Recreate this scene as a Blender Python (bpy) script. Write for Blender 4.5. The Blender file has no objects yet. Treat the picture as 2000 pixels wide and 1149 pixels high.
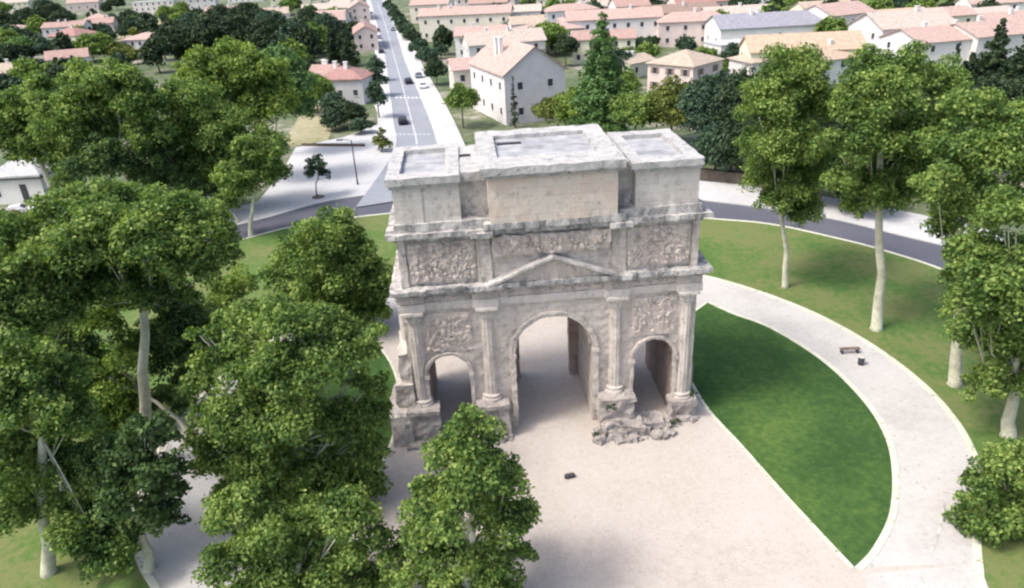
import bpy, bmesh, math, random
import numpy as np
from mathutils import Vector, noise, Matrix

R = math.radians
SC = bpy.context.scene
COL = SC.collection

# ------------------------------------------------------------------ camera, sky, sun, exposure
CAM = np.array([-4.6, -41.11, 30.77])
F_PX = 1401.4
RT = np.array([0.99577262, -0.07750689, -0.04929079])
UP = np.array([0.07809732, 0.4319466, 0.89851152])
FW = np.array([0.04834984, 0.89856264, -0.43617367])
cd = bpy.data.cameras.new('camera')
cam = bpy.data.objects.new('camera', cd)
COL.objects.link(cam)
cam.matrix_world = Matrix(((RT[0], UP[0], -FW[0], CAM[0]), (RT[1], UP[1], -FW[1], CAM[1]),
                           (RT[2], UP[2], -FW[2], CAM[2]), (0, 0, 0, 1)))
cd.sensor_width = 36
cd.lens = F_PX / 2000 * 36
cd.clip_start = 0.5
cd.clip_end = 6000
SC.camera = cam

SUN_EL, SUN_AZ = 56.0, -108.0        # azimuth: degrees from +y (away from the camera) towards +x
w = bpy.data.worlds.new('World')
SC.world = w
w.use_nodes = True
nt = w.node_tree
sky = nt.nodes.new('ShaderNodeTexSky')
sky.sky_type = 'NISHITA'
sky.sun_disc = False
sky.sun_elevation = R(SUN_EL)
sky.sun_rotation = R(SUN_AZ)
sky.air_density = 0.8
sky.dust_density = 4.0
sky.ozone_density = 0.4
nt.links.new(sky.outputs[0], nt.nodes['Background'].inputs[0])
nt.nodes['Background'].inputs[1].default_value = 0.15
sl = bpy.data.lights.new('sun', 'SUN')
sl.energy = 1.4
sl.angle = R(13)
sl.color = (1, .965, .92)
so = bpy.data.objects.new('sun', sl)
COL.objects.link(so)
sd = Vector((math.sin(R(SUN_AZ)) * math.cos(R(SUN_EL)), math.cos(R(SUN_AZ)) * math.cos(R(SUN_EL)), math.sin(R(SUN_EL))))
so.rotation_euler = sd.to_track_quat('Z', 'Y').to_euler()
SC.view_settings.view_transform = 'Standard'
SC.view_settings.look = 'None'
SC.view_settings.gamma = 1
SC.view_settings.exposure = 1.08
SC.render.engine = 'CYCLES'
SC.cycles.max_bounces = 5
SC.cycles.diffuse_bounces = 3
SC.cycles.transparent_max_bounces = 4
SC.cycles.volume_bounces = 0
SC.cycles.filter_width = 2.3


# ------------------------------------------------------------------ measuring points from the survey of the photograph
def ray(u, v):
    return FW * F_PX + RT * (u - 1000) - UP * (v - 574.5)


def gp(u, v, z=0.0):
    d = ray(u, v)
    s = (z - CAM[2]) / d[2]
    p = CAM + d * s
    return (float(p[0]), float(p[1]))


def xz(u, v, y):
    d = ray(u, v)
    s = (y - CAM[1]) / d[1]
    p = CAM + d * s
    return float(p[0]), float(p[2])


def px_per_m(x, y, z):
    return F_PX / float((np.array([x, y, z]) - CAM) @ FW)


# ------------------------------------------------------------------ objects
def tag(o, label=None, cat=None, group=None, kind=None):
    if label: o['label'] = label
    if cat: o['category'] = cat
    if group: o['group'] = group
    if kind: o['kind'] = kind
    return o


def empty(name, loc, rz=0, **k):
    o = bpy.data.objects.new(name, None)
    COL.objects.link(o)
    o.location = loc
    o.rotation_euler = (0, 0, rz)
    return tag(o, **k)


def link(name, me, mat, parent=None, loc=None, **k):
    o = bpy.data.objects.new(name, me)
    COL.objects.link(o)
    if mat is not None:
        for m in (mat if isinstance(mat, (list, tuple)) else [mat]):
            me.materials.append(m)
    if parent is not None: o.parent = parent
    if loc is not None: o.location = loc
    return tag(o, **k)


def copy_tree(o, parent=None):
    c = o.copy()
    COL.objects.link(c)
    c.parent = parent
    for ch in list(o.children):
        copy_tree(ch, c)
    return c


class MB:
    """collects plain shapes of one part into one mesh"""
    def __init__(s):
        s.v = []; s.f = []; s.m = []

    def add(s, vs, fs, m=0):
        o = len(s.v)
        s.v += [tuple(v) for v in vs]
        s.f += [tuple(i + o for i in f) for f in fs]
        s.m += [m] * len(fs)
        return s

    def box(s, x0, y0, z0, x1, y1, z1, m=0):
        vs = [(x0, y0, z0), (x1, y0, z0), (x1, y1, z0), (x0, y1, z0), (x0, y0, z1), (x1, y0, z1), (x1, y1, z1), (x0, y1, z1)]
        return s.add(vs, [(0, 3, 2, 1), (4, 5, 6, 7), (0, 1, 5, 4), (1, 2, 6, 5), (2, 3, 7, 6), (3, 0, 4, 7)], m)

    def gridbox(s, x0, y0, z0, x1, y1, z1, c=0.35, skip='', m=0):
        """a box whose faces are cut into cells, so that it can be worn"""
        def n(a, b): return max(1, int(round(abs(b - a) / c)))
        nx, ny, nz = n(x0, x1), n(y0, y1), n(z0, z1)
        X = [x0 + (x1 - x0) * i / nx for i in range(nx + 1)]
        Y = [y0 + (y1 - y0) * i / ny for i in range(ny + 1)]
        Z = [z0 + (z1 - z0) * i / nz for i in range(nz + 1)]
        idx = {}
        vs = []
        def vid(i, j, k):
            key = (i, j, k)
            if key not in idx:
                idx[key] = len(vs); vs.append((X[i], Y[j], Z[k]))
            return idx[key]
        fs = []
        for i in range(nx):
            for j in range(ny):
                if 'b' not in skip: fs.append((vid(i, j, 0), vid(i, j + 1, 0), vid(i + 1, j + 1, 0), vid(i + 1, j, 0)))
                if 't' not in skip: fs.append((vid(i, j, nz), vid(i + 1, j, nz), vid(i + 1, j + 1, nz), vid(i, j + 1, nz)))
            for k in range(nz):
                fs.append((vid(i, 0, k), vid(i + 1, 0, k), vid(i + 1, 0, k + 1), vid(i, 0, k + 1)))
                fs.append((vid(i, ny, k), vid(i, ny, k + 1), vid(i + 1, ny, k + 1), vid(i + 1, ny, k)))
        for j in range(ny):
            for k in range(nz):
                fs.append((vid(0, j, k), vid(0, j, k + 1), vid(0, j + 1, k + 1), vid(0, j + 1, k)))
                fs.append((vid(nx, j, k), vid(nx, j + 1, k), vid(nx, j + 1, k + 1), vid(nx, j, k + 1)))
        return s.add(vs, fs, m)

    def tube(s, pts, rads, n=10, m=0, cap=True):
        vs = []; fs = []
        P = [Vector(p) for p in pts]
        for i, p in enumerate(P):
            d = (P[min(i + 1, len(P) - 1)] - P[max(i - 1, 0)]).normalized()
            a = d.orthogonal().normalized() if abs(d.z) < .99 else Vector((1, 0, 0))
            a = (Vector((1, 0, 0)) - d * d.x)
            if a.length < .2: a = Vector((0, 1, 0)) - d * d.y
            a.normalize(); b = d.cross(a)
            for k in range(n):
                t = 2 * math.pi * k / n
                vs.append(p + (a * math.cos(t) + b * math.sin(t)) * rads[i])
        for i in range(len(P) - 1):
            for k in range(n):
                k2 = (k + 1) % n
                fs.append((i * n + k, i * n + k2, (i + 1) * n + k2, (i + 1) * n + k))
        if cap:
            fs.append(tuple(reversed(range(n)))); fs.append(tuple((len(P) - 1) * n + k for k in range(n)))
        return s.add(vs, fs, m)

    def wear(s, amp=.05, sc=1.2, seed=0, start=0, zfix=None):
        for i in range(start, len(s.v)):
            p = Vector(s.v[i])
            q = noise.noise_vector(p * sc + Vector((seed, seed * .7, 3))) + noise.noise_vector(p * sc * 2.7 + Vector((seed, 9, seed))) * .5
            p2 = p + q * amp
            if zfix is not None and p.z <= zfix: p2.z = p.z
            s.v[i] = tuple(p2)
        return s

    def mesh(s, name, smooth=False):
        me = bpy.data.meshes.new(name)
        me.from_pydata(s.v, [], s.f)
        me.polygons.foreach_set('material_index', s.m)
        if smooth: me.polygons.foreach_set('use_smooth', [True] * len(s.f))
        me.update()
        return me

    def build(s, name, mat, parent=None, smooth=False, **k):
        return link(name, s.mesh(name, smooth), mat, parent, **k)


# ------------------------------------------------------------------ materials
def new_mat(name):
    m = bpy.data.materials.new(name)
    m.use_nodes = True
    nt = m.node_tree
    b = nt.nodes['Principled BSDF']
    b.inputs['Roughness'].default_value = .9
    b.inputs['Specular IOR Level'].default_value = .25
    return m, nt, b


def N(nt, t, **k):
    n = nt.nodes.new(t)
    for a, v in k.items():
        if a in n.inputs.keys(): n.inputs[a].default_value = v
        else: setattr(n, a, v)
    return n


def ramp(nt, src, stops):
    r = nt.nodes.new('ShaderNodeValToRGB')
    e = r.color_ramp.elements
    while len(e) < len(stops): e.new(.5)
    for i, (p, c) in enumerate(stops):
        e[i].position = p
        e[i].color = (*c, 1) if len(c) == 3 else c
    nt.links.new(src, r.inputs[0])
    return r.outputs[0]


def mix(nt, f, a, b, mode='MIX'):
    m = nt.nodes.new('ShaderNodeMix')
    m.data_type = 'RGBA'; m.blend_type = mode
    for i, v in ((0, f), (6, a), (7, b)):
        if hasattr(v, 'is_linked') or hasattr(v, 'links'): nt.links.new(v, m.inputs[i])
        else: m.inputs[i].default_value = v if i == 0 else ((*v, 1) if len(v) == 3 else v)
    return m.outputs[2]


def coords(nt, world=True):
    if world:
        return nt.nodes.new('ShaderNodeNewGeometry').outputs['Position']
    return nt.nodes.new('ShaderNodeTexCoord').outputs['Object']


def noise_out(nt, co, scale, detail=4, rough=.6, out=0):
    n = N(nt, 'ShaderNodeTexNoise', Scale=scale, Detail=detail, Roughness=rough)
    nt.links.new(co, n.inputs['Vector'])
    return n.outputs[out]


def bump(nt, b, h, strength=.4, dist=.05):
    n = N(nt, 'ShaderNodeBump', Strength=strength, Distance=dist)
    nt.links.new(h, n.inputs['Height'])
    nt.links.new(n.outputs[0], b.inputs['Normal'])


def stone(name, base, dark, stain=.5, pink=None, brick=True, bstr=.6, fine=2.2):
    m, nt, b = new_mat(name)
    co = coords(nt)
    big = noise_out(nt, co, .55, 5, .65)
    fin = noise_out(nt, co, fine, 6, .7)
    c = ramp(nt, fin, [(.3, tuple(x * .62 for x in base)), (.47, base), (.62, base), (.8, tuple(min(1, x * 1.18) for x in base))])
    st = ramp(nt, big, [(.5 - .12 * stain, (0, 0, 0)), (.62 + .1 * (1 - stain), (1, 1, 1))])
    st2 = ramp(nt, noise_out(nt, co, 1.7, 5, .7), [(.5, (0, 0, 0)), (.68, (1, 1, 1))])
    mm = N(nt, 'ShaderNodeMath', operation='MULTIPLY'); nt.links.new(st, mm.inputs[0]); nt.links.new(st2, mm.inputs[1])
    mm2 = N(nt, 'ShaderNodeMath', operation='MULTIPLY'); nt.links.new(mm.outputs[0], mm2.inputs[0]); mm2.inputs[1].default_value = stain
    c = mix(nt, mm2.outputs[0], c, dark)
    spt = ramp(nt, noise_out(nt, co, 3.3, 3, .6), [(.62, (0, 0, 0)), (.69, (.75 * min(1, stain), ) * 3)])
    c = mix(nt, spt, c, tuple(x * .9 for x in dark))
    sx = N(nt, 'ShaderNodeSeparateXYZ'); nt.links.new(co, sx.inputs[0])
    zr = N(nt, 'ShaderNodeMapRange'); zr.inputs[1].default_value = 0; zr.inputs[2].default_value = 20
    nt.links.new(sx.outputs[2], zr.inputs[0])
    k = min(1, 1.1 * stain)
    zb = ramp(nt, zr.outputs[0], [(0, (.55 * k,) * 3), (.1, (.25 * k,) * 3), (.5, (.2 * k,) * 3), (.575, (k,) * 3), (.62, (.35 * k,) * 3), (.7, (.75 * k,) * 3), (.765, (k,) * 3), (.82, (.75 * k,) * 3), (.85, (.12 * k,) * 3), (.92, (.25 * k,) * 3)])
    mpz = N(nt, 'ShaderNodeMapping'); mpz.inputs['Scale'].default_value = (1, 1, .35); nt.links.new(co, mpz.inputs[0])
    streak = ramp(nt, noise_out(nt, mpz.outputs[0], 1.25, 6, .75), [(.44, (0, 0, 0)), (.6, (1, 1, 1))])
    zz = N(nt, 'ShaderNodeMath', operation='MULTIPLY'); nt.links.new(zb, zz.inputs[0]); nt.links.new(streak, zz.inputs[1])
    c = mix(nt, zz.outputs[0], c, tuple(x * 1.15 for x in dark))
    if pink:
        pk = ramp(nt, noise_out(nt, co, .8, 3, .5), [(.45, (0, 0, 0)), (.62, (.75, .75, .75))])
        c = mix(nt, pk, c, pink)
    h = fin
    if brick:
        mp = N(nt, 'ShaderNodeMapping'); mp.inputs['Rotation'].default_value = (R(-90), 0, 0)
        nt.links.new(co, mp.inputs[0])
        br = N(nt, 'ShaderNodeTexBrick', Scale=1.0)
        br.inputs['Color1'].default_value = (1, 1, 1, 1); br.inputs['Color2'].default_value = (.86, .86, .86, 1)
        br.inputs['Mortar'].default_value = (.55, .55, .55, 1)
        br.inputs['Mortar Size'].default_value = .018
        br.inputs['Brick Width'].default_value = 1.15; br.inputs['Row Height'].default_value = .56
        nt.links.new(mp.outputs[0], br.inputs['Vector'])
        c = mix(nt, .35, c, br.outputs[0], 'MULTIPLY')
        h = mix(nt, .35, fin, br.outputs[0])
    nt.links.new(c, b.inputs['Base Color'])
    bump(nt, b, h, bstr, .12)
    return m


def ground_mat(name, stops, s1=.08, s2=1.2, bs=.2, speck=None):
    m, nt, b = new_mat(name)
    co = coords(nt)
    a = noise_out(nt, co, s1, 4, .6)
    f = noise_out(nt, co, s2, 5, .7)
    v = mix(nt, .45, a, f)
    c = ramp(nt, v, stops)
    gr = ramp(nt, noise_out(nt, co, s2 * 6, 4, .8), [(.3, (.72, .72, .72)), (.5, (1, 1, 1)), (.7, (1.2, 1.2, 1.2))])
    c = mix(nt, .8, c, gr, 'MULTIPLY')
    if speck:
        sp = ramp(nt, noise_out(nt, co, speck[0], 2, .5), [(speck[1], (0, 0, 0)), (speck[1] + .06, (1, 1, 1))])
        c = mix(nt, sp, c, speck[2])
    nt.links.new(c, b.inputs['Base Color'])
    bump(nt, b, f, bs, .05)
    return m


def plain(name, c, rough=.7, var=.12, scale=1.5, metal=0):
    m, nt, b = new_mat(name)
    co = coords(nt)
    f = noise_out(nt, co, scale, 4, .6)
    cc = ramp(nt, f, [(.3, tuple(x * (1 - var) for x in c)), (.7, tuple(min(1, x * (1 + var)) for x in c))])
    nt.links.new(cc, b.inputs['Base Color'])
    b.inputs['Roughness'].default_value = rough
    b.inputs['Metallic'].default_value = metal
    return m


def leaf_mat(name, dark, mid, light, trans=.3):
    m, nt, b = new_mat(name)
    g = nt.nodes.new('ShaderNodeNewGeometry')
    n1 = noise_out(nt, g.outputs['Position'], .45, 3, .6)
    a = N(nt, 'ShaderNodeMath', operation='MULTIPLY_ADD')
    nt.links.new(g.outputs['Random Per Island'], a.inputs[0]); a.inputs[1].default_value = .45
    nt.links.new(n1, a.inputs[2])
    c = ramp(nt, a.outputs[0], [(.45, dark), (.7, mid), (.95, light)])
    nt.links.new(c, b.inputs['Base Color'])
    b.inputs['Roughness'].default_value = .65
    t = N(nt, 'ShaderNodeBsdfTranslucent')
    nt.links.new(mix(nt, 1.0, c, (1.15, 1.2, .6), 'MULTIPLY'), t.inputs[0])
    ms = N(nt, 'ShaderNodeMixShader'); ms.inputs[0].default_value = trans
    nt.links.new(b.outputs[0], ms.inputs[1]); nt.links.new(t.outputs[0], ms.inputs[2])
    nt.links.new(ms.outputs[0], nt.nodes['Material Output'].inputs[0])
    return m


def tile_mat(name, base):
    m, nt, b = new_mat(name)
    co = coords(nt, False)
    f = noise_out(nt, co, 1.3, 5, .7)
    c = ramp(nt, f, [(.3, tuple(x * .72 for x in base)), (.5, base), (.72, tuple(min(1, x * 1.25) for x in base))])
    wv = N(nt, 'ShaderNodeTexWave', Scale=1.1, Distortion=.6); wv.wave_type = 'BANDS'; wv.bands_direction = 'X'
    nt.links.new(co, wv.inputs['Vector'])
    c = mix(nt, .22, c, wv.outputs[0], 'MULTIPLY')
    nt.links.new(c, b.inputs['Base Color'])
    bump(nt, b, wv.outputs[1], .4, .08)
    return m


ST = (.60, .54, .475)
M = {}
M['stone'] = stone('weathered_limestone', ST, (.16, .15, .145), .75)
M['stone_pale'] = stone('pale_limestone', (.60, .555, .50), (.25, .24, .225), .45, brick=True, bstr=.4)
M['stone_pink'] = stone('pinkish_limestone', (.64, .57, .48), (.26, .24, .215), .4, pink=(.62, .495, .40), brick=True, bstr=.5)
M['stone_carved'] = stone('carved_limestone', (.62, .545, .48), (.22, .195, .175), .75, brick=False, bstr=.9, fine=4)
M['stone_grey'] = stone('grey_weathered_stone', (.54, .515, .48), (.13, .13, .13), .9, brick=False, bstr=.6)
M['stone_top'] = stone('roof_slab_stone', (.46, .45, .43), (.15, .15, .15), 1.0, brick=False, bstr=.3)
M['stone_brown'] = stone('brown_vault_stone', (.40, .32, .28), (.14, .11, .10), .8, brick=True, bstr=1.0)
M['rubble'] = stone('rubble_stone', (.42, .38, .345), (.12, .115, .11), 1.0, brick=False, bstr=1.0, fine=3)
M['lead'] = plain('roof_lead_sheet', (.33, .335, .345), .8, .35, .8)
M['black'] = plain('dark_opening', (.03, .03, .035), .8)
M['plaza'] = ground_mat('pale_pink_gravel', [(.34, (.375, .335, .29)), (.5, (.445, .40, .355)), (.66, (.485, .445, .405))], .12, 2.2, .5, (2.2, .66, (.38, .345, .31)))
M['path'] = ground_mat('pale_path_concrete', [(.34, (.375, .36, .335)), (.5, (.45, .435, .41)), (.66, (.495, .485, .46))], .2, 2.6, .4, (3, .66, (.36, .34, .315)))
M['kerb'] = ground_mat('cream_kerb_stone', [(.3, (.40, .40, .31)), (.5, (.56, .56, .45)), (.7, (.64, .64, .53))], .6, 3, .3, (4, .62, (.30, .29, .22)))
M['lawn_in'] = ground_mat('dark_green_lawn', [(.34, (.02, .058, .014)), (.47, (.032, .078, .018)), (.56, (.055, .11, .024)), (.68, (.10, .155, .035))], .10, 2.2, .8)
M['lawn_out'] = ground_mat('dry_green_lawn', [(.36, (.055, .12, .025)), (.47, (.09, .15, .035)), (.55, (.15, .165, .06)), (.66, (.085, .155, .035))], .13, 1.8, .7)
M['asphalt'] = ground_mat('blue_grey_asphalt', [(.3, (.075, .078, .10)), (.6, (.11, .113, .135)), (.8, (.14, .14, .16))], .1, 2.5, .2)
M['avenue'] = ground_mat('light_worn_asphalt', [(.3, (.20, .215, .245)), (.55, (.26, .275, .305)), (.8, (.32, .335, .36))], .06, 1.2, .1)
M['pave'] = ground_mat('white_pavement', [(.34, (.40, .405, .40)), (.5, (.48, .48, .475)), (.66, (.54, .525, .51))], .08, 1.2, .1)
M['town'] = ground_mat('town_ground', [(.36, (.04, .07, .028)), (.46, (.08, .115, .05)), (.54, (.15, .165, .10)), (.61, (.34, .31, .27)), (.68, (.08, .11, .045))], .035, .3, .2)
M['dry'] = ground_mat('dry_grass', [(.3, (.17, .18, .08)), (.55, (.33, .30, .19)), (.8, (.42, .37, .27))], .1, .8, .3)
M['paint'] = plain('white_road_paint', (.72, .72, .72), .6)
M['bark'] = ground_mat('pale_plane_bark', [(.32, (.26, .25, .18)), (.48, (.48, .47, .36)), (.66, (.66, .66, .52))], .5, 2.5, .4)
M['bark_dark'] = plain('dark_bark', (.12, .10, .08), .9, .3)
M['leaf'] = leaf_mat('plane_tree_leaf', (.042, .09, .024), (.125, .215, .05), (.33, .43, .12), .4)
M['leaf_yel'] = leaf_mat('yellowing_plane_leaf', (.045, .095, .022), (.145, .235, .045), (.34, .44, .11), .4)
M['leaf_dark'] = leaf_mat('dark_evergreen_leaf', (.012, .028, .014), (.03, .058, .026), (.065, .10, .04), .15)
M['leaf_teal'] = leaf_mat('blue_green_leaf', (.02, .045, .028), (.045, .085, .05), (.09, .15, .08), .2)
M['leaf_teal2'] = leaf_mat('shaded_plane_leaf', (.025, .06, .02), (.07, .13, .04), (.17, .25, .08), .35)
M['leaf_bright'] = leaf_mat('fresh_green_leaf', (.04, .09, .03), (.10, .19, .06), (.20, .33, .12), .3)
M['leaf_olive'] = leaf_mat('olive_yellow_leaf', (.055, .08, .018), (.13, .17, .04), (.26, .29, .08), .3)
M['glass'] = plain('dark_window_glass', (.05, .055, .065), .25, .1)
M['metal'] = plain('dark_metal', (.06, .06, .065), .5)
M['red'] = plain('red_car_paint', (.35, .03, .04), .3, .05)
M['carblack'] = plain('black_car_paint', (.02, .022, .028), .3, .05)
M['carwhite'] = plain('white_car_paint', (.72, .72, .74), .3, .04)
M['cargrey'] = plain('grey_car_paint', (.22, .24, .27), .3, .05)
M['tyre'] = plain('tyre_rubber', (.03, .03, .03), .9)
M['wood'] = plain('brown_bench_wood', (.16, .12, .10), .8, .3)
WALLS = {'white': (.66, .63, .60), 'pink': (.64, .54, .50), 'cream': (.64, .60, .50), 'yellow': (.68, .66, .50),
         'lilac': (.62, .585, .58), 'grey': (.46, .46, .47), 'pale': (.70, .69, .66), 'tan': (.50, .43, .35)}
for k, c in WALLS.items(): M['w_' + k] = plain(k + '_render_wall', c, .9, .07, .5)
ROOFS = {'pink': (.47, .345, .30), 'terra': (.41, .28, .24), 'red': (.37, .215, .19), 'orange': (.50, .385, .28),
         'brown': (.30, .22, .18), 'slate': (.30, .30, .34), 'pale': (.50, .43, .37), 'tan': (.46, .38, .30), 'grey': (.48, .49, .50)}
for k, c in ROOFS.items(): M['r_' + k] = tile_mat(k + '_roof_tiles', c)


# ------------------------------------------------------------------ the ground
def smooth(pts, n=6, closed=False):
    out = []
    P = [Vector((*p, 0)) for p in pts]
    L = len(P)
    for i in range(L if closed else L - 1):
        if closed: a, b, c, d = P[(i - 1) % L], P[i], P[(i + 1) % L], P[(i + 2) % L]
        else: a, b, c, d = P[max(i - 1, 0)], P[i], P[i + 1], P[min(i + 2, L - 1)]
        for k in range(n):
            t = k / n
            q = .5 * ((2 * b) + (-a + c) * t + (2 * a - 5 * b + 4 * c - d) * t * t + (-a + 3 * b - 3 * c + d) * t ** 3)
            out.append((q.x, q.y))
    if not closed: out.append((P[-1].x, P[-1].y))
    return out


def sheet(name, pts, z, mat, thick=0.0, **k):
    bm = bmesh.new()
    vs = [bm.verts.new((x, y, z)) for x, y in pts]
    f = bm.faces.new(vs)
    if f.normal.z < 0: f.normal_flip()
    bmesh.ops.triangulate(bm, faces=[f])
    if thick:
        r = bmesh.ops.extrude_face_region(bm, geom=bm.faces[:])
        for v in [e for e in r['geom'] if isinstance(e, bmesh.types.BMVert)]: v.co.z -= thick
        bmesh.ops.recalc_face_normals(bm, faces=bm.faces[:])
    me = bpy.data.meshes.new(name); bm.to_mesh(me); bm.free()
    return link(name, me, mat, **k)


def band(name, a, b, z, mat, h=0.0, **k):
    """strip between two equally long polylines, raised by h"""
    m = MB(); n = len(a)
    if h:
        vs = [(*p, z) for p in a] + [(*p, z) for p in b] + [(*p, z - h) for p in a] + [(*p, z - h) for p in b]
        fs = []
        for i in range(n - 1):
            fs += [(i, i + 1, n + i + 1, n + i), (i, 2 * n + i, 2 * n + i + 1, i + 1), (n + i, n + i + 1, 3 * n + i + 1, 3 * n + i)]
        m.add(vs, fs)
    else:
        vs = [(*p, z) for p in a] + [(*p, z) for p in b]
        m.add(vs, [(i, i + 1, n + i + 1, n + i) for i in range(n - 1)])
    return m.build(name, mat, **k)


def offset(pts, d):
    out = []
    for i, p in enumerate(pts):
        a = pts[max(i - 1, 0)]; b = pts[min(i + 1, len(pts) - 1)]
        t = Vector((b[0] - a[0], b[1] - a[1])).normalized()
        out.append((p[0] - t.y * d, p[1] + t.x * d))
    return out


STR = dict(kind='structure')
gm = MB()
gm.add([(-2500, -600, -.02), (2500, -600, -.02), (2500, 4000, -.02), (-2500, 4000, -.02)], [(0, 1, 2, 3)])
gm.build('ground', M['town'], **STR)


def ell(cx, cy, rx, ry, t0, t1, n=60):
    return [(cx + rx * math.cos(R(t0 + (t1 - t0) * i / n)), cy + ry * math.sin(R(t0 + (t1 - t0) * i / n))) for i in range(n + 1)]


# island inside the ring road: dry lawn, then the pale plaza with its ring path and two lens lawns
road_in = smooth([(-58, 3), (-52, 27), (-31.8, 43.6), (-23, 47.6), (-10, 49), (6, 47.5), (23.5, 38.6), (29.8, 35.3), (34.7, 30.1), (38.2, 25.3), (41.5, 18), (44, 3), (40, -18), (26, -40), (-6, -52), (-38, -40), (-54, -18)], 6, True)
road_out = smooth([(-66, 3), (-58, 33), (-33.5, 49.3), (-24.5, 56), (-13, 58), (8, 56.5), (25, 45.4), (31.9, 40.6), (37.6, 35.6), (42, 29.5), (48, 20), (51, 3), (47, -22), (30, -47), (-6, -60), (-43, -47), (-62, -20)], 6, True)
sheet('lawn', road_in, .10, M['lawn_out'], .11, **STR)
band('kerb', road_in + [road_in[0]], offset(road_in + [road_in[0]], .35), .14, M['kerb'], .12, **STR)
band('road', road_in + [road_in[0]], road_out + [road_out[0]], .0, M['asphalt'], **STR)

p_out = smooth([(0, 31.3), (10, 29), (18.2, 22.9), (22.2, 18.4), (25.3, 13.2), (27.2, 7.4), (27.9, 1.6), (27.5, -2.9), (26.5, -6.4), (25.2, -9.2), (23.4, -11.6), (21.0, -15), (19.5, -19), (20, -30)], 6)
p_in = smooth([(0, 26.2), (8, 23.6), (14.5, 18.2), (18.0, 14.4), (20.2, 11.3), (22.0, 5.8), (22.4, .4), (21.8, -3.8), (20.4, -7.3), (18.2, -10.9), (15.9, -13.3), (14.25, -14.5)], 6)
mir = lambda pts: [(-x, y) for x, y in pts]
plz = p_out + [(18, -38), (-18, -38)] + list(reversed(mir(p_out)))[:-1]
sheet('plaza', plz, .125, M['plaza'], .03, **STR)
# ring path laid on the plaza
pa = smooth([(0, 31.0), (10, 28.7), (18.0, 22.6), (22.0, 18.1), (25.0, 13.0), (26.9, 7.3), (27.6, 1.6), (27.2, -2.8), (26.2, -6.2), (24.9, -9.0), (23.1, -11.5), (20.8, -15)], 6)
for sgn in (1, -1):
    q = [(sgn * x, y) for x, y in pa]; qi = [(sgn * x, y) for x, y in p_in]
    band('path', q, qi, .132, M['path'], **STR)
    band('kerb', [(sgn * x, y) for x, y in p_out], [(sgn * x, y) for x, y in offset(p_out, -.42)], .165, M['kerb'], .06, **STR)
    lens = [(sgn * x, y) for x, y in smooth([(16.6, 16.9), (18.0, 14.4), (20.2, 11.3), (22.0, 5.8), (22.4, .4), (21.8, -3.8), (20.4, -7.3), (18.2, -10.9), (15.9, -13.3), (14.25, -14.5)], 6)]
    edge = [(sgn * x, y) for x, y in smooth([(14.25, -14.5), (13.2, -9.4), (12.2, -3.8), (11.3, 1.4), (11.6, 8), (13.5, 13.5), (16.6, 16.9)], 6)]
    sheet('lawn', lens + edge[1:-1], .15, M['lawn_in'], .03, **STR)
    band('kerb', lens, [(sgn * x, y) for x, y in offset([(sgn * a, b) for a, b in lens], .38)], .17, M['kerb'], .06, **STR)
    band('kerb', edge, [(sgn * x, y) for x, y in offset([(sgn * a, b) for a, b in edge], .2)], .17, M['kerb'], .06, **STR)

sheet('path', [(14.4, -15.0), (20.8, -15), (25.2, -9.2 - .2), (23.4, -11.6), (21.0, -15), (19.4, -19), (19.8, -30), (10.5, -30)][0:2] + [(19.3, -19), (19.7, -30), (11, -30)], .134, M['path'], **STR)
# low step with its drain line at the lower right of the path
stp = [gp(1838, 963), gp(1846, 990), gp(1838, 1035), gp(1820, 1085)]
band('kerb', stp, offset(stp, -.12), .155, M['stone_grey'], .08, **STR)
stp2 = [gp(1838, 961), gp(1872, 966)]
band('kerb', stp2, offset(stp2, -.15), .165, M['stone_grey'], .09, **STR)

# pavement beyond the ring road
pv_a = smooth([(-60, 34), (-33.6, 49.4), (-24.5, 56.1), (-13, 58.1), (8, 56.6), (25, 45.5), (31.9, 40.7), (37.6, 35.7), (42, 29.6), (48, 20), (52, 3)], 6)
pv_b = smooth([(-64, 44), (-34.6, 58), (-29, 80), (-14, 84), (10, 64), (28, 53), (35.5, 48), (42.5, 41), (49, 33), (55, 22), (58, 3)], 6)
band('pavement', pv_a, pv_b, .13, M['pave'], .14, **STR)
sheet('plaza', [(-34.5, 53), (-34, 72), (-35, 89), (-27, 95), (-20.5, 106), (-22.3, 128), (-25, 129), (-18.0, 86), (-9, 83), (-3, 80), (-6, 62), (-20, 60)], .134, M['pave'], .1, **STR)

# the avenue
av_l = smooth([(-20, 52.5), (-16.8, 83), (-18.6, 105), (-22.0, 140.6), (-30.2, 222.9), (-41.6, 322.5), (-62, 501), (-120, 1000)], 8)
av_r = smooth([(-7, 56), (-9.3, 82), (-11.2, 103), (-15.0, 138), (-22.0, 200), (-33.6, 318.5), (-53, 496), (-108, 1000)], 8)
band('road', av_l, av_r, .139, M['avenue'], **STR)
sw_r = offset(av_r, -4.6); sw_l = offset(av_l, 3.2)
band('pavement', av_r, sw_r, .24, M['pave'], .12, **STR)
band('pavement', av_l[8:], sw_l[8:], .24, M['pave'], .12, **STR)


def lerp2(a, b, t): return (a[0] + (b[0] - a[0]) * t, a[1] + (b[1] - a[1]) * t)


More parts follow.
